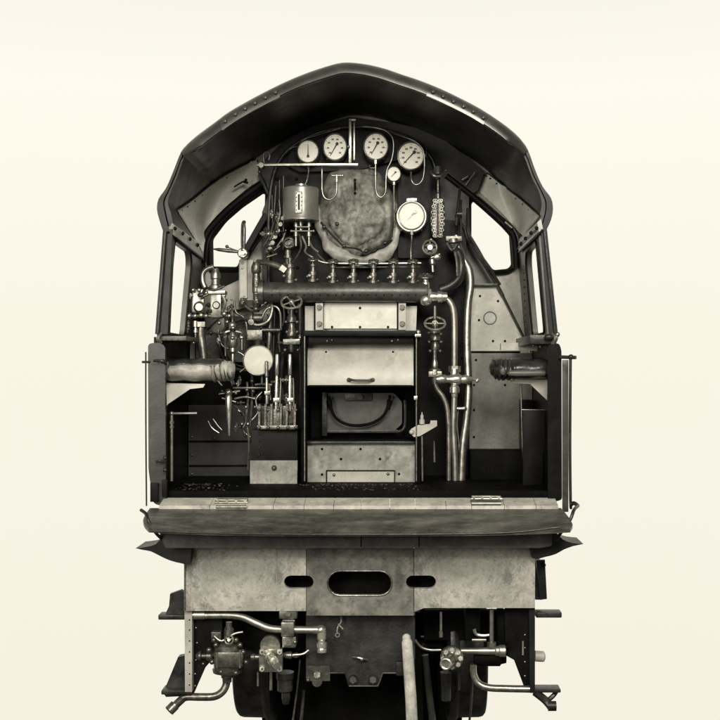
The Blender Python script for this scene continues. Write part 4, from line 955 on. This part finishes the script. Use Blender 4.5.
# apron beam under the fall plate
b = MB(); b.plate(rounded([(158,529),(552,529),(552,546),(540,548),(165,548)],3), -.35, .3)
ap = b.build('apron_beam', 'apron', ROOT)
for x in (361, 419): MB().box(x-.4, 530, x+.4, 547, -.356, -.34, .0).build('beam_joint', 'soot', ap)
b = MB(); b.plate(dens([(135.5,548.3),(147,546.8),(156,544),(162,538),(175,537),(190,537),(190,563),(182,563.5),(170,560.5),(160,556),(151,551.5),(143,550)],2), -.2, .35); b.build('corner_step', 'roof', ROOT)
b = MB(); b.plate(dens([(583.5,544),(573,543),(563,539.5),(556,533),(548,533),(532,535),(532,558),(545,557),(556,554),(564,549.5),(573,546.2)],2), -.2, .35); b.build('corner_step', 'roof', ROOT)
b = MB(); b.tube([(141,510,-.4),(146,514,-.45),(149,522,-.5),(156,533,-.45),(163,540,-.3)],1.7,10,4); b.build('corner_hook', 'dark', ROOT)
b = MB(); b.tube([(578,506,-.2),(574,510,-.35),(570,520,-.4),(560,534,-.35),(556,540,-.3)],1.7,10,4); b.build('corner_hook', 'dark', ROOT)
# ---- rear beam plates ----
LS = slot(284,575.5,313,588.5); CS = slot(327.5,571,392,595.5); RS = slot(406,575.5,436,588.5)
b = MB(); b.plate([(184,547),(306,547),(306,611),(184,611)], -.10, .045, [[(x, y) for x, y in slot(284,575.5,330,588.5) if x < 306] + [(306.0,588.5),(306.0,575.5)]] if False else []); b.bm.free()
def cutslot(x0, y0, x1, y1, cut, side_):
    s_ = slot(x0, y0, x1, y1, 8)
    return s_
lpo = [(184,547),(306,547),(306,575.5)] + [(290.5 + 6.5 * math.cos(a), 582 + 6.5 * math.sin(a)) for a in [-PI/2 - PI * j / 8 for j in range(9)]] + [(306,588.5),(306,611),(184,611)]
cpo = [(306.6,547),(413.6,547),(413.6,575.5)] + [(412.5 + 6.5 * math.cos(a), 582 + 6.5 * math.sin(a)) for a in [-PI/2 - PI * j / 8 for j in range(9)]] + [(413.6,588.5),(413.6,615.5),(306.6,615.5),(306.6,588.5)] + [(307 + 6.5 * math.cos(a), 582 + 6.5 * math.sin(a)) for a in [PI/2 - PI * j / 8 for j in range(9)]] + [(306.6,575.5)]
rpo = [(414.2,547),(535,547),(535,608),(424,608),(414.2,612),(414.2,588.5)] + [(429.5 + 6.5 * math.cos(a), 582 + 6.5 * math.sin(a)) for a in [PI/2 - PI * j / 8 for j in range(9)]] + [(414.2,575.5)]
beam = MB().plate(lpo, -.10, .05).build('rear_beam', 'plate', ROOT, 'mottled bare steel rear beam with three slots')
MB().plate([(184.2,547),(185.6,547),(185.6,611),(184.2,611)], -.108, .01).build('plate_edge', 'gun', beam)
MB().rivets([(x, 551) for x in (196, 228, 262, 292)], -.10, .9, .5).build('rivet_row', 'plate', beam)
MB().plate(cpo, -.112, .06, [CS]).build('centre_beam_plate', mat('centre_plate', .22, .42, metal=.2, vary=.5, scale=2.2, spots=.8, dark=.05, bump=.3, detail=12, grime=.6, spos=.49), beam)
MB().plate(rpo, -.10, .05).build('beam_plate', 'plate', beam)
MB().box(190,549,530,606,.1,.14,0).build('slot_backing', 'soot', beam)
MB().tube([(276.5,548,-.101),(276.8,580,-.101),(276.4,610,-.101)], .5, 6, 3).build('seam_bead', 'plate', beam)
MB().tube([(441,548,-.101),(441.3,580,-.101),(441,607,-.101)], .45, 6, 3).build('seam_bead', 'plate', beam)
b = MB(); closed = CS + CS[:2]; b.sweep([W(x, y, -.115) for x, y in closed], [L(.9, 0)] * len(closed), 8, False); b.build('slot_lip', 'gun', beam)
b = MB(); b.box(185,544,534,547.5,-.12,.1,.004); b.build('beam_flange', 'black', beam)

# ---- underneath ----
b = MB(); b.plate([(184.5,611),(192,611),(192,692),(185,692)], -.05, .12); fr = b.build('frame_end_plate', 'panel', ROOT)
MB().rivets([(189.5,y) for y in (620,630,641,652,663,674,685)], -.05, .8).build('rivet_row', 'soot', fr)
b = MB(); b.plate([(192,611),(222,611),(222,648),(205,668),(194,693),(192,693)], .02, .04); b.build('gusset', 'black', fr)
MB().rivets([(196,628),(197,643),(196,660),(195,674),(195,686),(203,664)], .01, 1.0).build('rivet_row', 'steel', fr)
b = MB(); b.plate([(529,608),(535,608),(535,693),(530,693)], -.05, .12); fr = b.build('frame_end_plate', 'roof', ROOT)
b = MB(); b.plate([(505,608),(529,608),(529,692),(526,692),(514,660),(505,655)], .02, .04); b.build('gusset', 'black', fr)
MB().rivets([(525,y) for y in (635,648,662,676,688)], .01, 1.0).build('rivet_row', 'steel', fr)
MB().sweep([W(523,641,-.0), W(523,655,-.0)], [L(1.1,0)]*2, 8).build('grease_pipe', 'bright', fr)
b = MB(); b.box(535,560,541,600,.2,.9,.01); b.plate([(536,560),(545,560),(547,599),(540,600)],.15,.03); b.ball(544,565,.12,2); b.build('side_bracket', 'dark', ROOT)
b = MB(); b.box(536,612.5,562,618,.0,.13,.01); b.build('footstep', 'dark', ROOT)
b = MB(); b.rod((535,656,.1),(543,656.5,.1),5.5); b.ball(543,656.5,.1,5.2,(.5,1,1)); b.build('pipe_end', 'panel', ROOT)
b = MB(); b.box(158,615,185,620,.0,.13,.01); b.plate(dens([(170,594),(181,590),(184,592),(184,617),(164,617),(169,606)],1), .05, .05); b.build('footstep', 'dark', ROOT)
b = MB(); b.plate([(163,693),(178,657),(188,655),(189,696),(166,697)], .05, .08); b.box(161,690.5,192,695,-.05,.12,.01); b.build('footstep', 'dark', ROOT)
pipe([(173,708,.0),(180,701,.0),(186,697,.0),(200,697,.0),(214,696.5,.02),(222,692,.04),(226,685,.06),(227,677,.08)], 4.0, 'gun', 'drain_pipe', parent=ROOT)
b = MB(); b.rod((169,711,-.03),(175,705,.0),5.2); b.build('pipe_nozzle', 'gun', ROOT)
pipe([(473,664,.05),(473.5,674,.05),(478,683,.04),(488,687.5,.02),(505,688.5,.0),(530,689,-.02)], 3.6, 'steel', 'drain_pipe', parent=ROOT)
b = MB(); b.box(528,689.5,561,693,-.05,.10,.01); b.tube([(535,692,-.02),(545,700,-.02),(551,707,-.05)],4,10,4); b.rod((548,706,-.06),(556,706,-.06),5); b.tube([(546,702,0),(553,696,.0),(556,692,.02)],2.4,8,3); b.build('footstep', 'dark', ROOT)
# long pale pipe
pipe([(193,615,-.02),(206,615.3,-.03),(228,615.2,-.03),(242,617,-.04),(256,623,-.05),(268,628,-.06),(280,629.5,-.06),(300,629.8,-.06),(316,630,-.06)], 3.7, 'copper', 'water_pipe', 'long pale pipe running under the rear beam', parent=ROOT)
b = MB(); b.rod((194,615,-.03),(205,615,-.03),4.5); b.build('pipe_sleeve', 'copper', ROOT); b = MB(); b.turn((300,629.8,-.06),(318,630,-.06),[(0,3),(.2,3),(.22,2.5),(.7,2.5),(.72,4),(1,4)],16); b.ball(321,630,-.06,5.2); b.turn((321.5,630,-.06),(322,652,-.06),[(0,4.8),(.4,4.8),(.45,3.8),(.55,3.8),(.58,5.2),(.78,5.4),(.8,4.6),(.85,5.2),(1,5)],18); b.build('pipe_elbow', 'bright', ROOT)
b = MB(); b.box(281,622.5,294,637,-.11,.0,.01); b.box(279,610,297,619,-.08,.02,.01); b.cyl(288,614,-.1,-.07,3,6); b.box(282,637,296,648,-.06,.1,.01); b.cyl(289,643,-.08,-.05,3,6); b.ball(295,642,-.07,2); b.build('pipe_clamp', 'steel', ROOT)
# left pump unit
b = MB(); b.turn((228,640,.02),(228,674,.02),[(0,10),(.12,14),(.3,14.5),(.33,16),(.42,16),(.45,14.8),(.82,14),(.84,15.5),(.93,15),(1,8)],28)
b.box(214,652,243,668,-.12,.0,.02); b.turn((229,622,.0),(229,640,.0),[(0,3),(.3,3.4),(.4,5),(1,6)],14); b.box(211,632,221,643,-.06,.02,.01); b.turn((196,656,.0),(213,656,.0),[(0,2.5),(.2,5),(.3,5),(.35,2.6),(.6,2.6),(.65,5),(.9,5.4),(1,4)],14)
for x, y in ((216,645),(240,645),(214,640),(243,652),(236,640),(221,672),(236,673),(209,650),(212,662),(246,662)): b.ball(x, y, -.08, 2.6)
b.turn((227,674,.04),(227,682,.04),[(0,6),(.4,6),(.5,4.8),(1,4.6)],16); b.build('injector_body', 'gun', ROOT, 'rounded injector unit under the rear beam left of the square flange')
handwheel(229,640,-.12,5,7-2.2,ROOT,'steel',3,.9,.4,1.6,'valve_handle')
b = MB(); b.tube([(214,636,-.1),(222,641,-.1),(234,634,-.1),(243,632,-.1)],1.2,8,4); b.rod((217,652,-.12),(217,668,-.12),1); b.rod((240,650,-.12),(240,668,-.12),1); b.build('injector_stays', 'steel', ROOT)
# square flange with nut
b = MB(); b.plate(rounded([(259,649),(282.5,649),(282.5,672),(259,672)],2), -.10, .05); b.cyl(270,646,-.06,.0,10,24)
for x, y in ((262,652),(279.5,652),(262,669),(279.5,669)): b.hexnut((x,y,-.13),(x,y,-.10),2.6); b.cyl(x,y,-.145,-.13,1.2,10)
b.turn((251,657,-.03),(262,657,-.03),[(0,2.6),(.3,3.4),(.4,2.4),(1,2.4)],12); sf = b.build('square_flange', 'steel', ROOT, 'square bolted flange with a slanting nozzle')
b = MB(); b.turn((267,654,-.10),(277,666,-.34),[(0,4.5),(.2,5.2),(.3,5.2),(.32,4),(.5,4),(.52,5),(.7,5),(.72,3.6),(1,3.6)],18); b.build('nozzle', 'bright', sf)
b = MB(); b.turn((283,655,-.02),(300,655.5,-.02),[(0,2),(.2,3.6),(.5,3.8),(.55,2),(.8,3),(1,1)],14); b.tube([(293,655,-.04),(303,654,-.04),(309,650,-.04)],1.3,8,4); b.build('union_coupling', 'steel', ROOT); MB().rod((271,672,-.05),(271,690,-.05),1.4).build('drain_stub', 'steel', ROOT); MB().rod((258,672,0),(258,686,0),1).build('drain_stub', 'steel', ROOT)
b = MB(); b.turn((285,672,.1),(285,692,.1),[(0,9),(.3,9),(.35,8),(.9,8),(1,5)],20); b.turn((286,692,.1),(286,704,.1),[(0,4.4),(.5,4.6),(1,3)],14); b.build('strainer', 'dark', ROOT)
# right round flange
b = MB(); b.turn((441,637,.0),(441,612,.0),[(0,2),(.2,2),(.22,1.3),(1,1.3)],10); b.build('grease_pipe', 'steel', ROOT)
b = MB(); b.cyl(452,658.5,-.08,-.02,11.6,28,bev=.01)
for j in range(8): a = 2*PI*j/8; b.hexnut((452+8.6*math.cos(a),658.5+8.6*math.sin(a),-.12),(452+8.6*math.cos(a),658.5+8.6*math.sin(a),-.07),2.6)
rf = b.build('round_flange', 'steel', ROOT, 'round bolted flange with a short nozzle')
b = MB(); b.turn((453,657,-.08),(446,664,-.34),[(0,6),(.3,6.3),(.35,5),(.6,5.2),(.65,6.4),(1,6.2)],20); b.build('nozzle', 'steel', rf)
b = MB(); A = W(446,664,-.345); n_ = (W(446,664,-.34) - W(453,657,-.08)).normalized(); b.ring(A, n_, L(4.8,-.3), L(1.2,-.3), 24, 8); b.build('nozzle_rim', 'bright', rf)
b = MB(); b.turn((460,651,.0),(506,651,.0),[(0,3),(.3,3.2),(.5,3.6),(.75,3.8),(.78,5),(.84,5),(.86,6),(.98,6),(1,4)],16); b.build('brake_pipe', 'copper', ROOT)
b = MB(); b.turn((474,657,.08),(506,657,.08),[(0,8),(.3,9),(.8,9),(.85,7),(1,6)],18)
for j in range(3): b.ball(507, 642 + j * 5, -.02, 1.6)
b.build('brake_cylinder', 'soot', ROOT)
b = MB(); b.rod((491.5,609,.0),(491.5,645,.0),2.2); b.hexnut((491.5,642,.0),(491.5,648,.0),4.4); b.tube([(474,629,.02),(476,634,.02),(483,635.5,.02),(489,635,.02)],1.6,8,4); b.rod((472,640,.0),(486,640,.0),1.8); b.build('branch_pipe', 'steel', ROOT)
b = MB(); b.box(465,608,480,640,.1,.3,.01); b.box(497,609,504,650,.08,.12,.003); b.build('hanger', 'soot', ROOT)
pipe([(415,640,.0),(421,647,.0),(430,650,.0),(441,650,.0)], 1.5, 'steel', 'branch_pipe', parent=ROOT)
b = MB(); b.plate([(424,610),(506,610),(506,648),(484,652),(484,640),(424,640)], .35, .05); b.build('frame_stretcher', 'soot', ROOT)
b = MB(); b.plate([(222,611),(306,611),(306,650),(262,652),(246,645),(222,645)], .25, .05); b.build('frame_stretcher', 'soot', ROOT)
# pale slanting pipe
b = MB(); P = [W(*p) for p in ((406.5,637,-.15),(407,642,-.16),(409,670,-.17),(411,700,-.17),(412.5,735,-.17))]; b.sweep(P, [L(3,0),L(5.3,0),L(5.5,0),L(5.6,0),L(5.7,0)], 20); b.ball(406.5,638,-.15,4.4)
b.build('slanting_pipe', 'rag', ROOT, 'pale thick pipe hanging below the rear beam')
# centre drawbar casting
b = MB(); b.plate([(306,615),(415,615),(415,672),(383,672),(378,686),(349,686),(345,672),(306,672)], .05, .10); cg = b.build('drawbar_casting', mat('casting', .03, .5, metal=.3, vary=.6, scale=7, spots=.5, bump=.6, dark=.07), ROOT)
b = MB(); b.tube([(306,673,.04),(345,673,.04),(349,686,.04),(378,686,.04),(383,673,.04),(415,673,.04)],1.0,8,0)
for x in (353,373): b.hexnut((x,680,.0),(x,680,.05),3.6); b.cyl(x,680,.03,.05,5,18)
b.build('casting_lip', 'dark', cg)
b = MB(); b.plate([(306,666),(330,666),(330,681),(306,681)], -.02, .05); b.hexnut((317,675,-.06),(317,675,-.02),3.6); b.cyl(317,682,-.04,.0,5,18); b.ball(308,680,-.03,2); b.build('lifting_lug', 'gun', cg)
b = MB(); b.box(396,662,412,676,.0,.1,.01); b.build('side_lug', 'dark', cg)
b = MB(); b.tube([(341,616,.0),(341,622,-.02),(338,627,-.02),(337,632,-.02)],.9,8,4); b.ring(W(337.5,635,-.02),Vector((.2,-1,0)),L(2,0),L(.6,0),14,6); b.rod((338,624,-.02),(343,629,-.02),.9); b.build('split_pin', 'bright', cg)
b = MB(); b.tube([(353,657,.03),(360,658,.0),(368,660,.03)],1.2,8,3); b.ball(362,659,.01,2.4); b.build('grease_nipple', 'steel', cg)
# ashpan and undercarriage mass
b = MB(); b.plate([(300,612),(420,612),(424,735),(296,735)], .6, 1.0); b.build('ashpan', 'soot', ROOT)
for q in ([(262,640),(272,640),(286,735),(264,735)], [(436,640),(446,640),(462,735),(440,735)]): MB().plate(q, .9, .9).build('inner_frame', 'soot', ROOT)
b = MB(); b.tube([(300,660,.3),(297,690,.3),(291,735,.3)],1.0,8,3); b.tube([(304,690,.35),(300,735,.35)],1.6,8,0); b.build('brake_rod', 'gun', ROOT)
b = MB(); b.tube([(425,655,.3),(429,690,.3),(434,735,.3)],3.5,10,3); b.tube([(470,665,.2),(472,690,.2),(468,735,.2)],1.2,8,3); b.tube([(459,672,.2),(459,690,.2)],1.4,8,0); b.rod((446,672,.2),(446,700,.2),6,5); b.build('brake_rod', 'dark', ROOT)
b = MB(); b.plate([(222,606),(486,606),(486,640),(470,650),(462,660),(462,738),(262,738),(262,660),(244,648),(222,640)], 1.7, .1); b.build('firebox_underside', 'soot', ROOT)
# trailing wheels: tyre tread outboard, flange inboard
def wheel(sd):
    d = .95; f = (lambda x: x) if sd == 0 else (lambda x: 724.5 - x)
    cyp = 645; R = (714 - cyp); c = W(0, cyp, d); 
    prof = [(241,.86),(241.5,.95),(243.5,.985),(247,1.0),(262,1.005),(268,1.01),(270,1.05),(273,1.075),(277,1.07),(279,1.0),(280,.86)]
    b = MB(); V = []; F = []; sg = 72; m = len(prof)
    for j in range(sg):
        a = 2 * PI * j / sg
        for x, r in prof: V.append(Vector((W(f(x), 0, d).x, d + L(R * r, d) * math.cos(a), c.z + L(R * r, d) * math.sin(a))))
    for j in range(sg):
        for i in range(m - 1): a = j * m + i; e = ((j + 1) % sg) * m + i; F.append([a, a + 1, e + 1, e])
        F.append([j * m, ((j + 1) % sg) * m, ((j + 1) % sg) * m + m - 1, j * m + m - 1])
    b.add(V, F); w = b.build('trailing_wheel', 'dark', ROOT, ang=40)
    # disc and hub
    b = MB(); A = W(f(250), cyp, d); B = W(f(274), cyp, d); b.sweep([A, B], [L(R * .87, d)] * 2, 48); b.sweep([W(f(240), cyp, d), W(f(281), cyp, d)], [L(14, d)] * 2, 24); b.build('wheel_disc', 'soot', w)
wheel(0); wheel(1)
b = MB(); b.sweep([W(270, 645, .95), W(455, 645, .95)], [L(9, .95)] * 2, 20); b.build('axle', 'dark', ROOT)
# crumbs on the floor edge: one loose scatter
b = MB()
for i in range(260):
    x = random.choice([random.gauss(350, 35), random.gauss(200, 14), random.uniform(300, 420)])
    if not 168 < x < 545: continue
    d = random.uniform(.42, .58) if random.random() < .65 else random.uniform(.04, .4); r = random.uniform(.3, 1.05)
    c = W(x, 0, d); c.z = fz + L(r, d) * .4
    t = bmesh.new(); bmesh.ops.create_icosphere(t, subdivisions=1, radius=L(r, d))
    for v in t.verts: v.co = Vector((v.co.x * random.uniform(.7, 1.8), v.co.y, v.co.z * random.uniform(.3, .8))) * random.uniform(.7, 1.2) + c
    b.merge(t)
setp(b.build('cinders', 'cinder', None, smooth=False), 'scattered ash and cinder crumbs on the cab floor below the fire door', 'cinders', kind='stuff')

# ---------------------------------------------------------------- light, world, camera
w = bpy.data.worlds.new('World'); scene.world = w; w.use_nodes = True
nt = w.node_tree; bg = nt.nodes['Background']
tc = nt.nodes.new('ShaderNodeTexCoord'); sp = nt.nodes.new('ShaderNodeSeparateXYZ'); nt.links.new(tc.outputs['Generated'], sp.inputs[0])
cr = nt.nodes.new('ShaderNodeValToRGB'); mr = nt.nodes.new('ShaderNodeMapRange')
mr.inputs['From Min'].default_value = -1; mr.inputs['From Max'].default_value = 1
nt.links.new(sp.outputs['Z'], mr.inputs['Value']); nt.links.new(mr.outputs['Result'], cr.inputs['Fac'])
E = cr.color_ramp.elements
E[0].position = 0; E[0].color = (.05, .047, .038, 1)
E[1].position = .30; E[1].color = (.10, .095, .075, 1)
e = E.new(.335); e.color = (.91, .87, .74, 1)
e = E.new(.44); e.color = (.94, .905, .78, 1)
e = E.new(.52); e.color = (.95, .92, .79, 1)
e = E.new(.62); e.color = (.995, .97, .86, 1)
e = E.new(1.0); e.color = (.45, .44, .38, 1)
fr_ = nt.nodes.new('ShaderNodeMapRange'); fr_.inputs['From Min'].default_value = -.35; fr_.inputs['From Max'].default_value = .6; fr_.inputs['To Min'].default_value = .22; fr_.inputs['To Max'].default_value = 1
nt.links.new(sp.outputs['Y'], fr_.inputs['Value'])
vm = nt.nodes.new('ShaderNodeVectorMath'); vm.operation = 'SCALE'; nt.links.new(cr.outputs['Color'], vm.inputs[0]); nt.links.new(fr_.outputs['Result'], vm.inputs['Scale'])
nt.links.new(vm.outputs['Vector'], bg.inputs['Color']); bg.inputs['Strength'].default_value = 1.0
def area(name, loc, target, size, energy, sy=None):
    l = bpy.data.lights.new(name, 'AREA'); l.energy = energy; l.size = size; l.shape = 'RECTANGLE'; l.size_y = sy or size; l.color = (1, .96, .86)
    o = bpy.data.objects.new(name, l); COL.objects.link(o); o.location = loc
    o.rotation_euler = (Vector(target) - Vector(loc)).to_track_quat('-Z', 'Y').to_euler(); return o
area('added_lamp', (1.0, -9.5, 4.6), (0, 0, -.2), 3.6, 1150)  # both lamps are added for modelling and highlights, standing in for front daylight
area('added_lamp', (-4.5, -8.5, 1.5), (0, 0, -.6), 3.0, 420)
cam = bpy.data.cameras.new('Camera'); co = bpy.data.objects.new('Camera', cam); COL.objects.link(co)
co.location = (0, -D, 0); co.rotation_euler = (PI / 2, 0, 0)
cam.sensor_width = 36; cam.lens = 36 * D / (720 * S); cam.clip_end = 200; cam.shift_x = -(VX - 360) / 720; cam.shift_y = (VY - 360) / 720
scene.camera = co
scene.view_settings.view_transform = 'Standard'; scene.view_settings.look = 'None'; scene.view_settings.exposure = 0; scene.view_settings.gamma = 1
scene.render.resolution_x = scene.render.resolution_y = 1024
scene.cycles.max_bounces = 6
